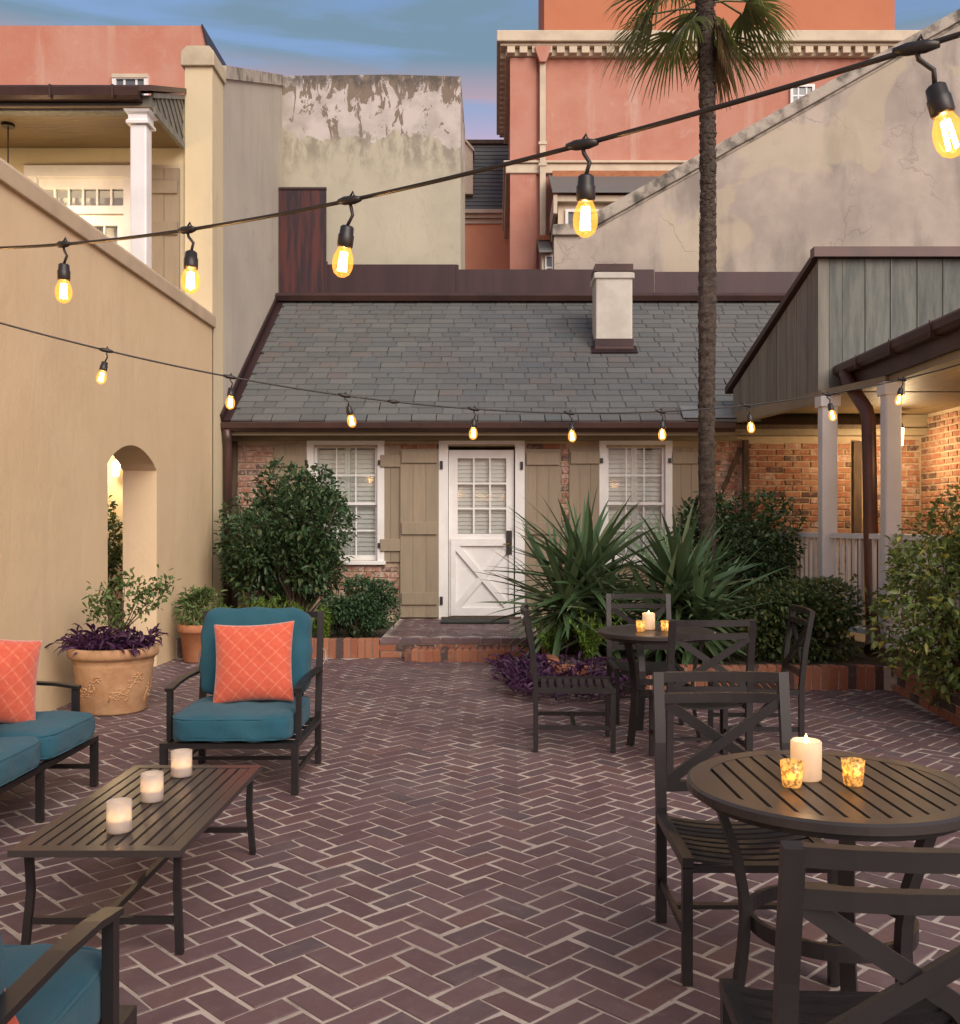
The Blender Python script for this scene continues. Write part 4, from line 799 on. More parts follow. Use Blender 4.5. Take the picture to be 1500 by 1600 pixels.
# ================================================================ raised beds, landing and step
eb = [brick_mesh('edging_brick', .0665, .10, .20, .006, m_edge, jit=.002, seed=300+i)[0] for i in range(6)]
def soldier(parent, a, b_, z=.2, inset=0):
    a = Vector(a); b_ = Vector(b_); n = max(1, int(round((b_-a).length/.0745))); ang = math.atan2(b_.y-a.y, b_.x-a.x)
    for k in range(n):
        p = a.lerp(b_, (k+.5)/n); o = inst('brick', rng.choice(eb), parent, (p.x+rng.gauss(0,.001), p.y+rng.gauss(0,.002), z+rng.gauss(0,.0025)), (rng.gauss(0,.01), rng.gauss(0,.012), ang)); o.matrix_parent_inverse = Matrix.Translation(-Vector(parent.location))
LB = thing('planting_bed', 'soldier-brick edged planting bed in front of the left cottage window', 'planter', (-2.2, 10.2, 0))
sub(pbox('soil', m_soil, None, XW+.002, -1.21, 10.25, 12.28, -.03, .16), LB); sub(pbox('mortar', m_mortar, None, XW+.002, -1.21, 10.17, 10.25, -.03, .185), LB); soldier(LB, (XW+.01,10.20,0), (-1.2,10.20,0))
RBd = thing('planting_bed', 'soldier-brick edged planting bed full of yuccas in front of the right window', 'planter', (1.8, 8.3, 0))
sub(pbox('soil', m_soil, None, BED_X0+.03, 3.33, BED_Y+.09, 12.28, -.03, .165), RBd); sub(pbox('mortar', m_mortar, None, BED_X0+.02, 3.30, BED_Y+.01, BED_Y+.09, -.03, .185), RBd); soldier(RBd, (BED_X0+.02,BED_Y+.05,0), (3.24,BED_Y+.05,0)); soldier(RBd, (BED_X0+.05,9.75,0), (BED_X0+.05,BED_Y+.12,0))
SB = thing('planting_bed', 'low coursed-brick edged bed along the porch under the right-hand bush', 'planter', (3.3, 6.5, 0))
e0, e1 = Vector((3.30,8.2,0)), Vector((2.98,4.7,0)); ed = (e1-e0).normalized(); en = Vector((ed.y,-ed.x,0)); en = en if en.x > 0 else -en
sub(MB().prism([e0+en*.1+Vector((0,0,-.03)), e1+en*.1+Vector((0,0,-.03)), Vector((3.64,4.7,-.03)), Vector((3.64,8.2,-.03))], (0,0,.20)).build('soil', m_soil), SB); sub(MB().prism([e0+en*.012+Vector((0,0,-.03)), e1+en*.012+Vector((0,0,-.03)), e1+en*.1+Vector((0,0,-.03)), e0+en*.1+Vector((0,0,-.03))], (0,0,.215)).build('mortar', m_mortar), SB)
lb = [brick_mesh('laid_brick', .205, .095, .06, .005, m_edge, jit=.003, seed=330+i)[0] for i in range(4)]; ang = math.atan2(ed.y, ed.x)
for rw_ in range(3):
    for k in range(16):
        p = e0 + ed*(.11 + k*.2155 + (.1 if rw_ % 2 else 0)) + en*.048; 
        if (p-e0).length < 3.4: o = inst('brick', rng.choice(lb), SB, (p.x, p.y, .06+rw_*.07), (0,0,ang+rng.gauss(0,.01))); o.matrix_parent_inverse = Matrix.Translation(-Vector(SB.location))
LD = thing('door_landing', 'raised herringbone brick landing with one step before the white door', 'landing', (-.3, 10.8, 0)); ldm = Matrix.Translation(-Vector(LD.location))
sub(pbox('base', m_mortar, None, -1.195, BED_X0+.0, 10.17, 12.29, -.03, .1975), LD)
ps = MB()
for i in range(-60, 60):
    for j in range(-60, 60):
        c4 = (i-j) % 4
        if c4 == 0: cx_, cy_, an = i+1, j+.5, 45
        elif c4 == 3: cx_, cy_, an = i+.5, j+1, 135
        else: continue
        x = -.4 + W/math.sqrt(2)*(cx_-cy_); y = 11 + W/math.sqrt(2)*(cx_+cy_)
        if -1.13 < x < BED_X0-.06 and 10.32 < y < 12.24:
            k = rng.randrange(8); ca, sa = math.cos(R(an)), math.sin(R(an)); ps.add([(x+v[0]*ca-v[1]*sa, y+v[0]*sa+v[1]*ca, v[2]+.2) for v in pav[k][1].v], pav[k][1].f, rng.random())
tag(sub(ps.build('brick_paving', m_paver, None, recalc=False), LD), kind='stuff')
hb2 = [brick_mesh('nosing_brick', .20, .10, .055, .006, m_paver, jit=.002, seed=350+i)[0] for i in range(3)]
for k in range(8): o = inst('brick', rng.choice(hb2), LD, (-1.19+.10+k*.2075, 10.20, .203), (0,0,0)); o.matrix_parent_inverse = ldm
for rw_ in range(2):
    for k in range(8):
        o = inst('brick', rng.choice(lb), LD, (-1.19+.10+k*.2075 + (.0 if rw_ else -.05), 10.205, .135-rw_*.07), (0,0,0), (.97,1,1)); o.matrix_parent_inverse = ldm
sb_ = [brick_mesh('step_brick', .068, .27, .125, .016, m_edge, jit=.003, seed=360+i)[0] for i in range(5)]
sub(pbox('step_core', m_mortar, None, -.90, .40, 9.90, 10.16, -.03, .10), LD)
for k in range(18): o = inst('brick', rng.choice(sb_), LD, (-.885+k*.073, 10.02, .125+rng.gauss(0,.002)), (0,0,rng.gauss(0,.008))); o.matrix_parent_inverse = ldm
dmt = MB().box(fx(693), fx(795), 11.62, 12.08, .206, .222).build('doormat', m_mat); tag(dmt, 'dark rubber doormat lying before the white cottage door', 'doormat')

# ================================================================ furniture
def chair_proto():
    t_ = thing('dining_chair', '', 'chair'); w2, fy, ry, zs = .222, .235, -.235, .385; lw = .030
    for s in (-1, 1):
        MB().box(s*w2-lw/2, s*w2+lw/2, fy-lw/2, fy+lw/2, 0, zs-.032).build('leg', m_metal, t_)
        MB().strip([(s*w2, ry, 0), (s*w2, ry, .40), (s*w2, ry-.022, .62), (s*w2, ry-.065, .862)], .036, .030, up=(0,1,0)).build('back_post', m_metal, t_)
        MB().bar((s*w2, ry+.016, zs-.014), (s*w2, fy+.016, zs-.014), .034, .030).build('side_rail', m_metal, t_)
        MB().bar((s*w2, ry+.016, .145), (s*w2, fy-.016, .145), .014, .026).build('stretcher', m_metal, t_)
    MB().bar((-w2+.008, 0, .145), (w2-.008, 0, .145), .026, .014).build('cross_stretcher', m_metal, t_)
    for k in range(9):
        y = ry+.052 + k*.050; pts = [(x_*(w2-.016), y, zs-.010-.020*(1-x_*x_)) for x_ in (-1,-.75,-.5,-.25,0,.25,.5,.75,1)]
        MB().strip(pts, .032, .010).build('seat_slat', m_metal, t_)
    MB().box(-w2+.015, w2-.015, fy-.005, fy+.013, zs-.045, zs-.022).build('front_rail', m_metal, t_)
    def rail(z, h, yo, bow=.022):
        pts = [(x_*(w2-.016), ry+yo-bow*(1-x_*x_), z) for x_ in (-1,-.6,-.2,.2,.6,1)]; return MB().strip(pts, .026, h)
    rail(.845, .034, -.062).build('top_rail', m_metal, t_); rail(.772, .034, -.049).build('back_rail', m_metal, t_); rail(.472, .036, -.008, .012).build('lower_rail', m_metal, t_)
    for s in (-1, 1): MB().bar((s*(w2-.018), ry-.012+.004*s, .485), (-s*(w2-.018), ry-.052+.004*s, .760), .018, .036, up=(0,0,1)).build('cross_brace', m_metal, t_)
    return t_
ch0 = chair_proto(); first = True
for (x, y, a, lab) in ((.80, 3.215, 180, 'brown metal cross-back chair on the far side of the near round table, facing the camera'), (.725, 1.925, -2, 'cross-back chair nearest the camera with its back cut by the frame'),
        (.485, 6.22, -92, 'cross-back chair left of the far round table, turned side-on'), (1.06, 7.05, 180, 'cross-back chair behind the far round table against the yuccas'), (1.62, 6.18, 87, 'cross-back chair right of the far round table, by the brick edging'), (1.17, 5.69, 3, 'cross-back chair in front of the far round table with its back to us')):
    o = ch0 if first else copy_tree(ch0); first = False
    o.location = (x, y, .003); o.rotation_euler = (0,0,R(a)); tag(o, lab, 'chair', 'cross-back dining chairs')
def table_proto():
    t_ = thing('round_table', '', 'table'); r, zt = .378, .70
    n = 64; b = MB(); vs = []; fs = []
    for (rr, z) in ((r-.055, zt-.001), (r-.008, zt), (r, zt-.006), (r, zt-.026), (r-.03, zt-.034), (r-.055, zt-.026)):
        for k in range(n): a = 2*math.pi*k/n; vs.append((rr*math.cos(a), rr*math.sin(a), z))
    for i in range(6):
        for k in range(n): fs.append((i*n+k, i*n+(k+1)%n, ((i+1)%6)*n+(k+1)%n, ((i+1)%6)*n+k))
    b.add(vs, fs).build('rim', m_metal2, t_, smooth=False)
    ca = R(92); ux, uy = math.cos(ca), math.sin(ca); ri = r-.040
    for k in range(-7, 8):
        off = k*.0515
        if abs(off) > ri-.01: continue
        pl_ = []
        for o_, sg_ in ((off-.0207,-1),(off-.0207,1),(off+.0207,1),(off+.0207,-1)):
            h = math.sqrt(max(.0004, ri*ri-min(abs(o_),ri-.002)**2))*sg_; pl_.append((-uy*o_+ux*h, ux*o_+uy*h, zt-.012))
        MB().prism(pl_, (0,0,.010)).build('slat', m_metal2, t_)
    MB().lathe([(r-.05,zt-.050),(r-.035,zt-.050),(r-.035,zt-.034),(r-.05,zt-.034),(r-.05,zt-.05)], n=48, cap=False).build('apron', m_metal, t_)
    for k, a in enumerate((180, 300, 60)):
        d = Vector((math.cos(R(a)), math.sin(R(a)), 0)); prof = [(.305,zt-.04),(.285,zt-.10),(.25,.50),(.232,.40),(.228,.33),(.235,.24),(.252,.12),(.275,.0)]
        MB().strip([d*q+Vector((0,0,z)) for q, z in prof], .045, .022, ups=[d]*len(prof)).build('leg', m_metal, t_)
    MB().lathe([(.206,.31),(.220,.31),(.220,.35),(.206,.35),(.206,.31)], n=48, cap=False).build('ring', m_metal, t_)
    MB().bar((-.30,0,zt-.042),(.30,0,zt-.042), .03, .016).build('cross_bar', m_metal, t_)
    return t_
tb = table_proto(); tb.location = (.897, 2.645, .003); tag(tb, 'round slatted metal table nearest the camera, cut by the right frame edge', 'table', 'round slatted bistro tables')
tb2 = copy_tree(tb); tb2.location = (1.035, 6.36, .003); tb2.rotation_euler = (0,0,R(45)); tag(tb2, 'round slatted metal table by the yuccas, ringed by four chairs', 'table')
# coffee table
CTb = thing('coffee_table', 'long low slatted metal coffee table with three candles', 'table', (-1.275, 3.67, .003)); hw, hl, zt = .273, .55, .357
b = MB(); 
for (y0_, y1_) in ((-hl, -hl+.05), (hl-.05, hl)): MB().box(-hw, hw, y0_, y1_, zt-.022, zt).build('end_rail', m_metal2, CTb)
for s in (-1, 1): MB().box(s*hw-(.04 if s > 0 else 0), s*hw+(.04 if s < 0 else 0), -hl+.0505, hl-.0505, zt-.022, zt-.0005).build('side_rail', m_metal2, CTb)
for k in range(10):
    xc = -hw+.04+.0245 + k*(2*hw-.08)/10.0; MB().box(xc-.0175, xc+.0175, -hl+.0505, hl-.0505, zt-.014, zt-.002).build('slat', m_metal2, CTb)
for sy in (-1, 1):
    for sx in (-1, 1): MB().strip([(sx*(hw-.03), sy*(hl-.08), zt-.022),(sx*(hw-.035), sy*(hl-.085), .2),(sx*(hw-.022), sy*(hl-.07), 0)], .024, .020, up=(0,1,0)).build('leg', m_metal, CTb)
    MB().bar((-hw+.045, sy*(hl-.08), .105), (hw-.045, sy*(hl-.08), .105), .02, .022).build('stretcher', m_metal, CTb)
MB().bar((0,-hl+.091,.105),(0,hl-.091,.105), .02, .022).build('centre_stretcher', m_metal, CTb)
# lounge seating
def cushion(name, w_, d_, h_, mat, parent, loc, rot=(0,0,0), n=5.0, seed=0, puff=.06, wr=.004):
    bm = bmesh.new(); bmesh.ops.create_cube(bm, size=2); bmesh.ops.subdivide_edges(bm, edges=bm.edges[:], cuts=13, use_grid_fill=True); q = random.Random(seed); ph_ = [q.uniform(0,6) for _ in range(6)]
    for v in bm.verts:
        c = v.co; nm = (abs(c.x)**n+abs(c.y)**n+abs(c.z)**n)**(1/n); e = c/nm
        x, y, z = e.x*w_/2, e.y*d_/2, e.z*h_/2; z *= 1 + puff*(1-min(1,abs(e.x))**2)*(1-min(1,abs(e.y))**2)*3
        z += wr*math.sin(11*x/w_*2+ph_[0]+3*y)*math.sin(7*y/d_*2+ph_[1]) ; y += wr*.8*math.sin(9*x/w_*2+ph_[2])*math.sin(5*z/h_+ph_[3]); x += wr*.8*math.sin(9*y/d_*2+ph_[4])
        v.co = (x, y, z)
    me = bpy.data.meshes.new(name); bm.to_mesh(me); bm.free(); me.polygons.foreach_set('use_smooth', [True]*len(me.polygons)); o = link(name, me, mat, parent); o.location = loc; o.rotation_euler = rot; return o
def piping(w_, d_, z, parent, mat, loc, rot=(0,0,0), n=5.0, r=.005):
    pts = []
    for k in range(48):
        a = 2*math.pi*k/48; c, s = math.cos(a), math.sin(a); m = (abs(c)**n+abs(s)**n)**(1/n); pts.append((c/m*w_/2, s/m*d_/2, z))
    o = MB().tube(pts, r, 6, closed=True).build('piping', mat, parent, smooth=True); o.location = loc; o.rotation_euler = rot; return o
def lounge_frame(t_, hw, seats):
    fy, ry, lw = .34, -.34, .034
    for s in (-1, 1):
        MB().box(s*hw-lw/2, s*hw+lw/2, fy-lw/2, fy+lw/2, 0, .236).build('leg', m_metal, t_)
        MB().strip([(s*hw, ry+.02, 0), (s*hw, ry+.02, .30), (s*hw, ry-.075, .87)], lw, lw, up=(0,1,0)).build('back_post', m_metal, t_)
        MB().bar((s*hw, ry+.037, .250), (s*hw, fy+lw/2, .250), lw, .028).build('side_rail', m_metal, t_)
        MB().bar((s*hw, ry+.037, .105), (s*hw, fy-lw/2, .105), .016, .026).build('stretcher', m_metal, t_)
        MB().box(s*hw-.013, s*hw+.013, fy-.115, fy-.080, .264, .515).build('arm_post', m_metal, t_)
        MB().strip([(s*hw, fy-.076, .522), (s*hw, fy-.20, .540), (s*hw, fy-.36, .548), (s*hw, ry-.01, .545)], .044, .016).build('arm_rest', m_metal, t_)
    MB().bar((-hw+.017, fy, .250), (hw-.017, fy, .250), lw, .028).build('front_rail', m_metal, t_); MB().bar((-hw+.017, ry+.02, .250), (hw-.017, ry+.02, .250), lw, .028).build('rear_rail', m_metal, t_)
    MB().bar((-hw+.008, 0, .105), (hw-.008, 0, .105), .022, .018).build('cross_stretcher', m_metal, t_)
    MB().bar((-hw+.017, ry-.075, .853), (hw-.017, ry-.075, .853), lw, .034).build('top_rail', m_metal, t_)
    for k in range(5): MB().box(-hw+.017, hw-.017, ry+.10+k*.12, ry+.14+k*.12, .245, .257).build('seat_bar', m_metal, t_)
    n = int(hw*2/.11)
    for k in range(n): xx = -hw + 2*hw*(k+1)/(n+1); MB().bar((xx, ry+.02, .266), (xx, ry-.072, .836), .016, .010, up=(0,1,0)).build('back_bar', m_metal, t_)
    sw = (2*hw-.04)/seats
    for k in range(seats):
        xc = -hw+.02 + sw*(k+.5); c = cushion('seat_cushion', sw-.004, .70, .145, m_teal, t_, (xc, .035, .338), n=7, seed=k, puff=.035, wr=.006); piping(sw-.016, .688, .052, c, m_teal, (0,0,0), n=7); piping(sw-.016, .688, -.052, c, m_teal, (0,0,0), n=7)
        bc = cushion('back_cushion', sw-.02, .50, .17, m_teal, t_, (xc, -.235, .655), (R(90+9.5),0,0), n=6.5, seed=k+5, puff=.05, wr=.008); piping(sw-.035, .485, .052, bc, m_teal, (0,0,0), n=6.5)
AC = thing('lounge_chair', 'teal cushioned metal lounge chair facing the camera beyond the coffee table', 'armchair', (-1.37, 5.40, .003), R(180), 'teal lounge armchairs'); lounge_frame(AC, .337, 1)
for s in (-1, 1):
    q = MB(); q.tube([(s*.345,-.385,.66),(s*.372,-.37,.64),(s*.375,-.355,.60),(s*.360,-.35,.57)], .003, 5); q.tube([(s*.345,-.385,.66),(s*.368,-.385,.63),(s*.378,-.38,.585)], .003, 5); q.build('tie_string', m_cord, AC)
AC2 = copy_tree(AC); AC2.location = (-1.197, 1.955, .003); AC2.rotation_euler = (0,0,0); tag(AC2, 'teal cushioned lounge chair in the bottom left corner, seen from behind its arm', 'armchair')
SF = thing('sofa', 'teal cushioned metal sofa cut by the left edge beside the tan wall', 'sofa', (-2.47, 4.29, .003), R(-90)); lounge_frame(SF, .93, 3)
for xm in (-.31, .31): MB().box(xm-.015, xm+.015, .325, .355, 0, .236).build('leg', m_metal, SF)
def pillow(label, loc, rot, size=.44, th=.15, seed=0):
    n = 22; q = random.Random(seed); vs = []; fs = []; ph_ = [q.uniform(0,6) for _ in range(4)]
    for side in (1, -1):
        for i in range(n+1):
            for j in range(n+1):
                u = -1+2*i/n; v = -1+2*j/n; u2 = math.sin(u*math.pi/2)*.5+u*.5; v2 = math.sin(v*math.pi/2)*.5+v*.5
                x = u2*size/2*(1-.075*(1-v2*v2)); z = v2*size/2*(1-.075*(1-u2*u2)); tt = ((1-u2**4)*(1-v2**4))**.6*th/2*(.75+.25*(1-u2*u2)*(1-v2*v2))
                tt *= 1 + .06*math.sin(5*u+ph_[0])*math.sin(4*v+ph_[1]); edge = max(abs(u2),abs(v2)); tt += .003*math.sin(22*u+ph_[2])*edge**3*(1-edge) *8*.3
                vs.append((x, side*tt, z))
    m = (n+1)**2
    for s in (0, 1):
        for i in range(n):
            for j in range(n):
                f = (s*m+i*(n+1)+j, s*m+(i+1)*(n+1)+j, s*m+(i+1)*(n+1)+j+1, s*m+i*(n+1)+j+1); fs.append(f if s else f[::-1])
    b = MB().add(vs, fs); me = bpy.data.meshes.new('throw_pillow'); me.from_pydata(b.v, [], b.f); bm = bmesh.new(); bm.from_mesh(me); bmesh.ops.remove_doubles(bm, verts=bm.verts, dist=1e-5); bmesh.ops.recalc_face_normals(bm, faces=bm.faces); bm.to_mesh(me); bm.free()
    me.polygons.foreach_set('use_smooth', [True]*len(me.polygons)); o = link('throw_pillow', me, m_coral); o.location = loc; o.rotation_euler = rot; return tag(o, label, 'pillow', 'coral patterned throw pillows')
pillow('coral trellis-patterned pillow propped on the lounge chair facing the camera', (-1.33, 5.405, .630), (R(-15), R(-2.5), R(2)), .445, .15, 1)
pillow('coral patterned pillow leaning at the far end of the sofa', (-2.44, 4.80, .630), (R(-14), R(11), R(50)), .44, .15, 2)
pillow('coral pillow at the left frame edge, nearer of the two on the sofa', (-2.40, 4.36, .60), (R(-24), R(16), R(60)), .44, .15, 3)
pillow('coral pillow just showing on the chair in the bottom left corner', (-1.135, 1.80, .615), (R(18), R(-6), R(0)), .44, .14, 4)

# candles
def flame(p, z, s=1.0): MB().lathe([(0.0,0),(.005*s,.006*s),(.006*s,.014*s),(.003*s,.024*s),(0,.032*s)], (0,0,z), 8).build('flame', m_flame, p, smooth=True)
def jar_candle(label, loc, r=.041, h=.102):
    t_ = thing('glass_candle', label, 'candle', loc, group='candles in frosted glasses'); MB().lathe([(r*.96,0),(r,.006),(r,h),(r-.004,h),(r-.005,.012),(0,.010)], n=28).build('glass', m_frost, t_, smooth=True)
    MB().lathe([(0,.011),(r-.0065,.0115),(r-.0065,h*.40),(0,h*.39)], n=24).build('wax', m_wax, t_, smooth=True); flame(t_, h*.40, 1.1); plight('candle_light', (0,0,h*.66), .30, t_, .004, (1,.6,.25)); return t_
jar_candle('white glass candle nearest the camera on the coffee table', (-1.268, 3.315, .361)); jar_candle('middle one of the three white glass candles on the coffee table', (-1.285, 3.68, .361)); jar_candle('farthest of the three white glass candles on the coffee table', (-1.290, 4.04, .361), .042)
def pillar(label, loc, r=.041, h=.105):
    t_ = thing('pillar_candle', label, 'candle', loc, group='ivory pillar candles'); MB().lathe([(r-.003,0),(r,.004),(r,h-.004),(r-.003,h),(r-.006,h-.001),(r*.72,h-.012),(r*.3,h-.018),(0,h-.019)], n=28).build('wax', m_wax, t_, smooth=True); MB().tube([(0,0,h-.02),(.001,0,h-.008)], .0012, 5).build('wick', m_black, t_); flame(t_, h-.012, .9); plight('candle_light', (0,0,h+.012), .16, t_, .006, (1,.6,.25))
def votive(label, loc, r=.030, h=.066):
    t_ = thing('votive_holder', label, 'candle', loc, group='mercury glass votives'); MB().lathe([(r*.78,0),(r*.82,.004),(r*1.02,h),(r*.94,h),(r*.74,.01),(0,.008)], n=24).build('glass', m_merc, t_, smooth=True); MB().lathe([(0,.009),(r*.72,.0095),(r*.8,h*.35),(0,h*.34)], n=18).build('wax', m_wax, t_); flame(t_, h*.36, .9); plight('candle_light', (0,0,h*.66), .18, t_, .006, (1,.6,.25))
zt = .7035
pillar('thick ivory candle burning on the near round table', (.842, 2.675, zt)); votive('gold speckled votive left of the thick candle on the near table', (.781, 2.60, zt)); votive('gold speckled votive right of the thick candle on the near table', (.948, 2.615, zt))
pillar('ivory candle burning on the far round table', (.995, 6.42, zt)); votive('gold votive left of the candle on the far table', (.925, 6.30, zt)); votive('gold votive right of the candle on the far table', (1.085, 6.31, zt))

# ================================================================ string lights
def bulb_meshes():
    r = {}
    o = MB().lathe([(.0105,.0),(.0155,-.004),(.0165,-.020),(.0185,-.022),(.0185,-.046),(.0165,-.050)], n=14).build('socket', m_black, None, smooth=True); r['s'] = o.data; bpy.data.objects.remove(o)
    o = MB().lathe([(.0125,-.048),(.0165,-.056),(.0225,-.070),(.0245,-.084),(.0235,-.097),(.0180,-.110),(.0080,-.117),(0,-.1185)], n=18).build('bulb', m_bulb, None, smooth=True); r['b'] = o.data; bpy.data.objects.remove(o)
    q = MB()
    for k in range(4): a = math.pi/2*k+.4; q.tube([(.006*math.cos(a),.006*math.sin(a),-.060),(.0085*math.cos(a),.0085*math.sin(a),-.104)], .0030, 6)
    o = q.build('filament', m_fil, None); r['f'] = o.data; bpy.data.objects.remove(o); return r
BM_ = bulb_meshes()
TILT = {(5,0): .06, (5,1): -.04, (5,2): .16, (5,3): 0.0, (5,4): -.27}
def strand(label, X, Y, Z, i0, i1, bulbs, watts, tilt_seed, joints=()):
    """X,Y linear and Z quadratic in the bulb index"""
    t_ = thing('string_lights', label, 'string lights', (X(0), Y(0), Z(0))); base = Vector((X(0),Y(0),Z(0)))
    pt = lambda i: Vector((X(i),Y(i),Z(i))); n = int((i1-i0)*10)
    MB().tube([pt(i0+(i1-i0)*k/n)-base for k in range(n+1)], .0048, 7).build('cable', m_black, t_, smooth=True); q = random.Random(tilt_seed); dirv = (pt(1)-pt(0)).normalized()
    for i in joints: MB().tube([pt(i-.055)-base, pt(i)-base, pt(i+.055)-base], [.006,.012,.006], 8).build('plug_joint', m_black, t_, smooth=True)
    for k, i in enumerate(bulbs):
        p = pt(i)-base; tx, ty = q.uniform(-.22,.22), q.uniform(-.22,.22); ty = TILT.get((tilt_seed, round(i)), ty); tip = p + Vector((-ty*.08+.008, 0, -.058))
        b = MB(); b.tube([p-dirv*.035, p-dirv*.014, p+dirv*.014, p+dirv*.035], [.0055,.0105,.0105,.0055], 8); b.tube([p, p+Vector((.004,0,-.018)), p.lerp(tip,.6)+Vector((.010,0,0)), tip], .0042, 6); b.tube([p+Vector((0,0,.006)), p+Vector((.008,0,.020)), p+Vector((.012,0,.007))], .003, 5); dc = b.build('drop_cord', m_black, t_, smooth=True)
        s = inst('lamp_socket', BM_['s'], t_, tip, (tx, ty, 0)); inst('bulb', BM_['b'], s, (0,0,0)); inst('filament', BM_['f'], s, (0,0,0)); plight('bulb_light', (0,0,-.085), watts, s, .003)
    return t_
z1 = np.polyfit([0,1,2,3,4], [2.24,2.18,2.14,2.133,2.146], 2)
strand('near string of large amber bulbs crossing the upper picture from left to right', lambda i: -1.317+.4945*i, lambda i: 2.98-.3575*i, lambda i: float(np.polyval(z1, i)), -3.97, 7.6, [-2,-1,0.02,1,1.98,3,4,5,6], 1.1, 5)
z2 = np.polyfit([0,1,2,3.2,4.2,5.2,6.2,7.2,8.2], [2.27,2.17,2.095,2.05,2.044,2.075,2.14,2.236,2.36], 2)
xs2 = [(165,0),(352,1),(530,2),(732,3.22),(887,4.2),(1032,5.2),(1168,6.2),(1290,7.2),(1410,8.2)]
strand('far string of small amber bulbs sagging in front of the slate roof', lambda i: -1.98+.5745*i, lambda i: 5.0+.198*i, lambda i: float(np.polyval(z2, i)), -2.29, 9.45, [-1.0]+[q[1] for q in xs2], 1.8, 9, joints=(2.45,))
sp_ = thing('light_post', 'plain timber post beside the camera that carries the near string lights', 'post', (2.45, .26, 0)); MB().box(-.045,.045,-.045,.045,0,2.75).build('shaft', m_timber, sp_, bevel=.006); MB().box(-.06,.06,-.06,.06,2.75,2.79).build('cap', m_timber, sp_)

# ================================================================ pots
def pot(name, label, loc, prof, mat, n=40): 
    t_ = thing(name, label, 'pot', loc); MB().lathe(prof, n=n).build('body', mat, t_, smooth=True); return t_
P1 = pot('terracotta_pot', 'large aged terracotta pot with vine relief against the tan wall', (-2.845, 7.33, .002), [(0,0),(.225,0),(.236,.012),(.236,.05),(.243,.06),(.262,.20),(.283,.34),(.286,.36),(.283,.372),(.292,.385),(.292,.40),(.312,.405),(.322,.425),(.320,.47),(.306,.482),(.282,.478),(.272,.44),(0,.44)], m_terra2)
q = MB(); rs_ = lambda z: .236 + (.283-.236)*(z-.06)/.29 + .003
def onpot(a, z, k=0): return (math.cos(a)*(rs_(z)+k), math.sin(a)*(rs_(z)+k), z)
for a0_, s_ in ((-2.5,1), (-1.35,1), (-.2,1)):
    pts = [onpot(a0_ + u*.95*s_, .10 + .17*u + .035*math.sin(u*9)) for u in [k/14 for k in range(15)]]; q.tube(pts, .006, 6)
    for k in range(11):
        u = (k+.5)/11; a = a0_+u*.95*s_; z = .10+.17*u+.035*math.sin(u*9) + rng.choice((-.03,.03)); 
        for _ in range(4): aa, zz = a+rng.gauss(0,.05), z+rng.gauss(0,.012); q.lathe([(0,-.009),(.008,-.005),(.010,0),(.008,.005),(0,.009)], onpot(aa, zz, -.002), 6)
q.build('vine_relief', m_terra2, P1, smooth=True)
MB().lathe([(.273,.441),(0,.452)], n=24).build('soil', m_soil, P1)
P2 = pot('terracotta_pot', 'plain orange terracotta pot half hidden behind the teal chair', (-2.99, 9.93, .002), [(0,0),(.15,0),(.155,.01),(.185,.29),(.205,.295),(.215,.31),(.215,.375),(.20,.38),(.185,.345),(0,.34)], m_terra); MB().lathe([(.186,.343),(0,.355)], n=20).build('soil', m_soil, P2)

# ================================================================ plants
def strap_plant(name, label, c, rad, n, L, Wd, mat, seed, zlift=.03, cat='plant', up=.5, spread=.7, droop=.5, kind='stuff', group=None, hgt=.22):
    """low leafy clump: many short upright stems that carry leaves"""
    t_ = thing(name, label, cat, (0,0,0), group=group); r = np.random.default_rng(seed); P = []; N = []; b = MB(); q = random.Random(seed)
    for k in range(n):
        a = r.uniform(0, 2*math.pi); d = math.sqrt(r.random()); p = Vector((c[0]+rad[0]*d*math.cos(a), c[1]+rad[1]*d*math.sin(a), c[2])); h = hgt*r.uniform(.45,1.15)*(1-.35*d); o = Vector((math.cos(a)*d*.12+r.normal(0,.04), math.sin(a)*d*.12+r.normal(0,.04), h)); tip = p+o; b.tube([p, p+o*.5+Vector((0,0,.02)), tip], [.004,.0035,.003], 4, cap=False)
        for u in np.linspace(.25, 1, 6): P.append(p+o*u); v = np.array([r.normal(), r.normal(), .25]); N.append(v/np.linalg.norm(v))
    leaf_cloud('foliage', [tuple(p) for p in P], N, L, Wd, mat, t_, seed=seed, droop=droop, spread=spread*.4, up=up, fold=.35, kind=kind); b.build('stem', mat, t_); return t_
shrub('camellia_bush', 'large rounded dark camellia bush in front of the left window', (fx(448)*.905, 11.1, 1.16), (.84,.70,.98), 10500, .072, .036, m_cam, (-2.25,11.1,.15), 11, nst=12, zmin=.38, lumps=26, r0=.022)
shrub('boxwood_shrub', 'small dense boxwood shrub at the foot of the door shutter', (-1.49, 10.62, .50), (.43,.34,.37), 7500, .040, .021, m_box, (-1.49,10.62,.15), 12, nst=8, zmin=.16, lumps=18)
shrub('camellia_bush', 'dark glossy bush at the foot of the palm trunk', (2.50, 10.55, 1.02), (.82,.55,.82), 7600, .068, .034, m_cam, (2.5,10.5,.15), 13, nst=10, zmin=.2, lumps=24)
shrub('clipped_shrub', 'low clipped shrub behind the right soldier-brick edging', (2.68, 8.86, .50), (.74,.46,.47), 9000, .048, .027, m_hedge, (2.6,8.9,.16), 14, nst=10, zmin=.17, lumps=26)
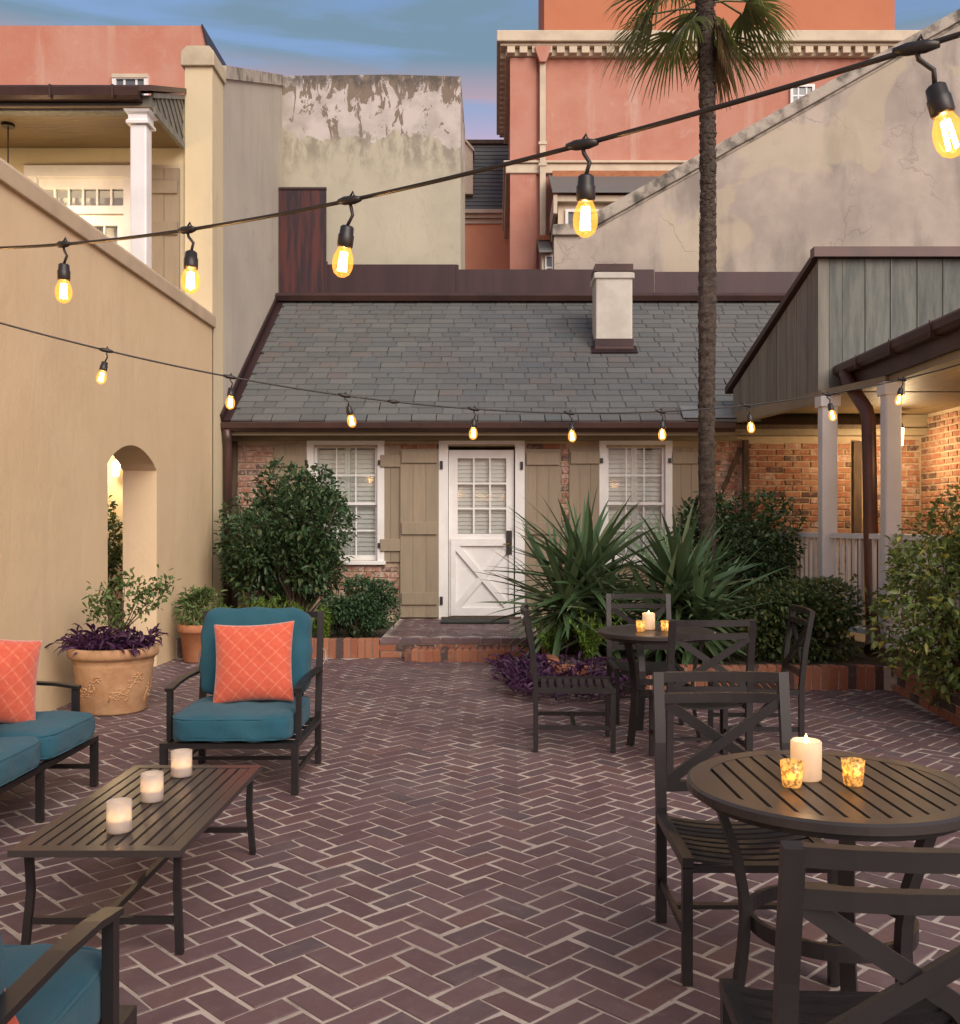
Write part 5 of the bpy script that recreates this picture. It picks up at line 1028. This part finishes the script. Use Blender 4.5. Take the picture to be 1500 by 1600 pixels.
shrub('leafy_bush', 'loose yellow-green bush at the right edge spilling over the brick edging', (3.42, 7.05, .84), (.72,.85,.78), 7800, .060, .030, m_light, (3.4,7.1,.17), 15, nst=16, zmin=.0, lumps=22, spread=1.1)
# yuccas: each blade its own part
def blade(seed, L=1.0):
    q = random.Random(seed); n = 7; vs = []; fs = []; cv = q.uniform(.02,.30); tw = q.uniform(-.15,.15)
    for k in range(n+1):
        u = k/n; w_ = .5*(.62+.9*u if u < .3 else .89*(1-((u-.3)/.7)**1.7)+.02); x = u*L; z = -cv*u*u*L; a = tw*u
        vs += [(x, -w_*math.cos(a), z + w_*.35*1.0), (x, 0, z), (x, w_*math.cos(a), z + w_*.35)]
    for k in range(n):
        i = k*3; fs += [(i,i+3,i+4,i+1),(i+1,i+4,i+5,i+2)]
    me = bpy.data.meshes.new('blade'); 
    me.from_pydata([(x, y*.074, z if False else (z0_)) for (x,y,z), z0_ in zip(vs, [v[2] if i%3==1 else (v[2]-v[1]*0) for i, v in enumerate(vs)])], [], fs)
    for i, v in enumerate(me.vertices):
        if i % 3 != 1: v.co.z = me.vertices[(i//3)*3+1].co.z + abs(v.co.y)*.35
    me.materials.append(m_yucca); me.polygons.foreach_set('use_smooth', [True]*len(me.polygons)); return me
bl = [blade(i) for i in range(8)]
def yucca(label, c, heads, seed):
    t_ = thing('yucca', label, 'yucca', c, group='spiky yuccas in the right bed'); q = random.Random(seed)
    for hi, (hx, hy, hz, n, L) in enumerate(heads):
        MB().tube([(hx*.4,hy*.4,-.02),(hx*.8,hy*.8,hz*.5),(hx,hy,hz)], [.06,.05,.045], 8).build('trunk', m_stem, t_, smooth=True)
        for k in range(n):
            u = (k+.5)/n; el = R(82 - 122*u**.75 + q.gauss(0,6)); az = k*2.39996 + q.gauss(0,.2); l_ = L*(.72+.30*math.sin(math.pi*min(1,u+.25)))*q.uniform(.85,1.12)
            zz = hz + .10*(1-u) - .10*u
            m = Matrix.Rotation(az, 3, 'Z') @ Matrix.Rotation(-el, 3, 'Y') @ Matrix.Rotation(q.gauss(0,.35), 3, 'X')
            inst('leaf', bl[q.randrange(8)], t_, (hx+.02*math.cos(az), hy+.02*math.sin(az), zz), m, (l_, q.uniform(.8,1.1), l_))
    return t_
yucca('left of the two big yuccas, nearest the white door', (.84, 9.35, .165), [(0,0,.64,150,.92),(-.20,-.10,.40,110,.86),(.20,-.14,.30,80,.80)], 1)
yucca('right of the two big yuccas, behind the far round table', (1.66, 8.95, .165), [(0,0,.52,140,.84),(.16,-.10,.30,100,.82),(-.18,-.08,.26,70,.72)], 2)
# ferns, purple heart, pot plants
def fern(label, c, n, L, seed, mat=m_fern, name='foxtail_fern', w_=.05):
    t_ = thing(name, label, 'fern', c, group='foxtail ferns'); q = random.Random(seed); r = np.random.default_rng(seed); b = MB(); P = []; N = []
    for k in range(n):
        az = q.uniform(0,6.28); lean = q.uniform(.1,.75); l_ = L*q.uniform(.6,1.1); pts = []
        for i in range(9):
            u = i/8; pts.append(Vector((math.cos(az)*lean*l_*u**1.3, math.sin(az)*lean*l_*u**1.3, l_*(u-.32*lean*u*u))))
        b.tube(pts, .003, 4, cap=False)
        for i in range(46):
            u = .1+.9*i/46; k0 = min(7,int(u*8)); p = pts[k0].lerp(pts[k0+1], u*8-k0); v = r.normal(0,1,3); v /= np.linalg.norm(v); P.append(tuple(p)); N.append(v)
    leaf_cloud('foliage', P, N, w_, .012, mat, t_, seed=seed, spread=.25, up=.25, droop=.1); b.build('stem', mat, t_); return t_
fern('bright fern at the left end of the bed behind the teal chair', (-2.62,10.45,.16), 26, .52, 1); fern('bright fern below the camellia, right of the teal chair back', (-1.98,10.42,.16), 22, .44, 2); fern('fern beside the plain orange pot near the wall corner', (-3.02,10.42,.16), 20, .44, 8); fern('fern leaning over the soldier edging left of the boxwood', (-1.80,10.34,.16), 20, .36, 9); fern('fern filling the middle of the left bed', (-2.30,10.40,.16), 20, .46, 7)
fern('bright fern arching over the landing beside the yucca', (.62,9.95,.165), 20, .46, 3); fern('bright fern standing below the left yucca leaves', (.82,8.72,.165), 15, .50, 4); fern('bright fern at the left front corner of the right bed', (.50,9.05,.165), 16, .40, 5)
strap_plant('purple_heart', 'mass of purple heart spilling from the bed onto the paving', (.62,8.12,.02), (.50,.62), 150, .115, .026, m_purple, 21, hgt=.26); strap_plant('purple_heart', 'purple heart patch nearest the brick step', (.30,8.85,.01), (.24,.42), 60, .11, .026, m_purple, 22, hgt=.22)
strap_plant('purple_heart', 'purple heart overflowing the large terracotta pot', (-2.845,7.33,.445), (.25,.25), 85, .115, .025, m_purple, 23, hgt=.17, spread=1.0, up=.25)
T1 = thing('pot_shrub', 'spindly green shrub growing from the large terracotta pot', 'plant', (-2.80,7.36,.44)); MB().tube([(0,0,0),(.01,.01,.18),(0,.02,.36)], [.012,.010,.007], 6).build('stem', m_stem, T1, smooth=True)
P_ = []; N_ = []; r = np.random.default_rng(5); bb = MB()
for (tx, ty, tz) in ((-.16,.02,.28),(-.10,-.05,.40),(.02,.02,.50),(.14,0,.44),(.24,.05,.40),(.10,.06,.34),(-.18,.05,.36),(.30,0,.50),(-.04,.0,.24)):
    tip = Vector((tx,ty,tz)); bb.tube([(0,.01,.14),(tx*.5,ty*.5,tz*.62),tip], [.006,.004,.002], 5)
    for _ in range(60):
        p = tip + Vector(r.normal(0,.045,3)); P_.append(tuple(p)); v = r.normal(0,1,3); N_.append(v/np.linalg.norm(v))
bb.build('branch', m_stem, T1, smooth=True); leaf_cloud('foliage', P_, N_, .048, .024, m_rose, T1, seed=6)
T2 = thing('pot_plant', 'leafy green plant growing from the plain orange pot', 'plant', (-2.99,9.93,.342)); P_, N_ = blob_pts(520, (0.02,0,.20), (.30,.25,.22), 31, lumps=10, zmin=.0); leaf_cloud('foliage', P_, N_, .075, .026, m_rose, T2, seed=7); stems(T2, (0,0,0), [P_[i] for i in range(0,520,50)], .008, .003, m_stem)
sg = MB()
# ================================================================ palm
PT = thing('palm_tree', 'slim fan palm rising in front of the slate roof', 'palm', (2.24, 10.3, .16)); q = random.Random(3); HT = 6.84; b = MB(); n = 20; vs = []; fs = []; nr = 150
def tc_(z): return Vector((-.06*z/HT - .02*math.sin(z*.9), .0, z))
for i in range(nr+1):
    z = HT*i/nr; rr = .088 - .010*min(1,z/5) + .018*max(0,(z-6.0)/.7) + (.03*(1-z/.4) if z < .4 else 0) + .006*(1 if i % 3 == 0 else -.3); 
    if 2.9 < z < 4.4: rr += .012*math.sin((z-2.9)/1.5*math.pi)
    c = tc_(z)
    for k in range(n): a = 2*math.pi*k/n; r_ = rr*(1+q.uniform(-.07,.07)); vs.append((c.x+r_*math.cos(a), c.y+r_*math.sin(a), c.z+q.uniform(-.012,.012)))
for i in range(nr):
    for k in range(n): fs.append((i*n+k, i*n+(k+1)%n, (i+1)*n+(k+1)%n, (i+1)*n+k))
b.add(vs, fs).build('trunk', m_trunk, PT, smooth=False)
bb = MB()
for k in range(1500):
    z = q.uniform(.3, HT); 
    if z < 2.5 and q.random() < .4: continue
    a = q.uniform(0, 6.283); c = tc_(z); o = Vector((math.cos(a), math.sin(a), 0)); s = Vector((-o.y, o.x, 0)); rr = .080+.02*max(0,(z-6)/.7); w_ = q.uniform(.012,.030); h = q.uniform(.02,.05); p = c+o*rr; tp_ = p+o*q.uniform(.004,.018)+Vector((0,0,h))
    bb.add([p-s*w_, p+s*w_, tp_+s*w_*.4, tp_-s*w_*.4, p+o*.008+Vector((0,0,.004))], [(0,1,2,3),(0,4,3),(1,2,4),(2,3,4)])
tag(bb.build('bark_scales', m_trunk, PT), kind='stuff')
def fan(az, el, pl_, L, drop, seed, mat=m_palm, half=78):
    q = random.Random(seed); d = Vector((math.cos(R(az))*math.cos(R(el)), math.sin(R(az))*math.cos(R(el)), math.sin(R(el)))); s = d.cross(Vector((0,0,1))).normalized(); up = s.cross(d).normalized(); base = tc_(HT-.15)+Vector((0,0,q.uniform(-.12,.15)))
    hub = base + d*pl_ - Vector((0,0,pl_*drop*.5)); d2 = (d - Vector((0,0,drop))).normalized(); s2 = d2.cross(Vector((0,0,1))).normalized(); n2 = s2.cross(d2)
    fr_ = inst('frond', None, PT, (0,0,0)) if False else None; pt = MB(); pt.strip([base, base.lerp(hub,.5)+Vector((0,0,.04*pl_)), hub], .022, .010)
    n = 30
    for k in range(n):
        u = -1+2*k/(n-1); a = R(half*u)+q.gauss(0,.03); dv = d2*math.cos(a)+s2*math.sin(a); l_ = L*(.66+.34*math.cos(a*.9))*q.uniform(.88,1.08); w_ = .021; side = dv.cross(n2).normalized(); vs = []; ps_ = [hub + dv*l_*f - Vector((0,0,1))*l_*dr_*(1+.3*q.random()) + n2*.012*(1 if k%2 else -1)*(f > 0) for f, dr_ in ((0.02,0),(.33,.01),(.62,.07),(.85,.19),(1.0,.34))]; wd_ = (.004,w_*.62,w_*.62,w_*.34,.002)
        for p, ww in zip(ps_, wd_): vs += [p-side*ww, p+side*ww]
        pt.add(vs, [(2*i,2*i+1,2*i+3,2*i+2) for i in range(4)], q.random()*.999)
    o = pt.build('frond', mat, PT, recalc=False); return o
m_dead = leafmat('dead_frond', (.16,.10,.045,1), (.24,.16,.08,1), None, .7, .2)
FR = [(178,22,.60,.70,.9,1),(196,2,.48,.70,.9,2),(166,40,.62,.6,.6,3),(205,-34,.22,.64,.62,4),(172,-5,.55,.55,.8,5),(-16,8,.44,.68,1.0,6),(6,30,.52,.6,.8,7),(-14,-36,.20,.58,.8,8),(22,12,.46,.58,.9,19),(90,30,.5,.6,.6,11),(120,5,.5,.6,.7,12),(60,5,.5,.6,.7,13),(140,50,.5,.62,.3,14),(-40,55,.5,.62,.3,15),(215,58,.5,.62,.3,16),(30,65,.5,.6,.2,17),(-70,50,.5,.6,.4,10)]
for f in FR: fan(*f)
fan(-30,-50,.18,.5,1.3,30,m_dead,35); fan(40,-55,.2,.5,1.3,31,m_dead,30)
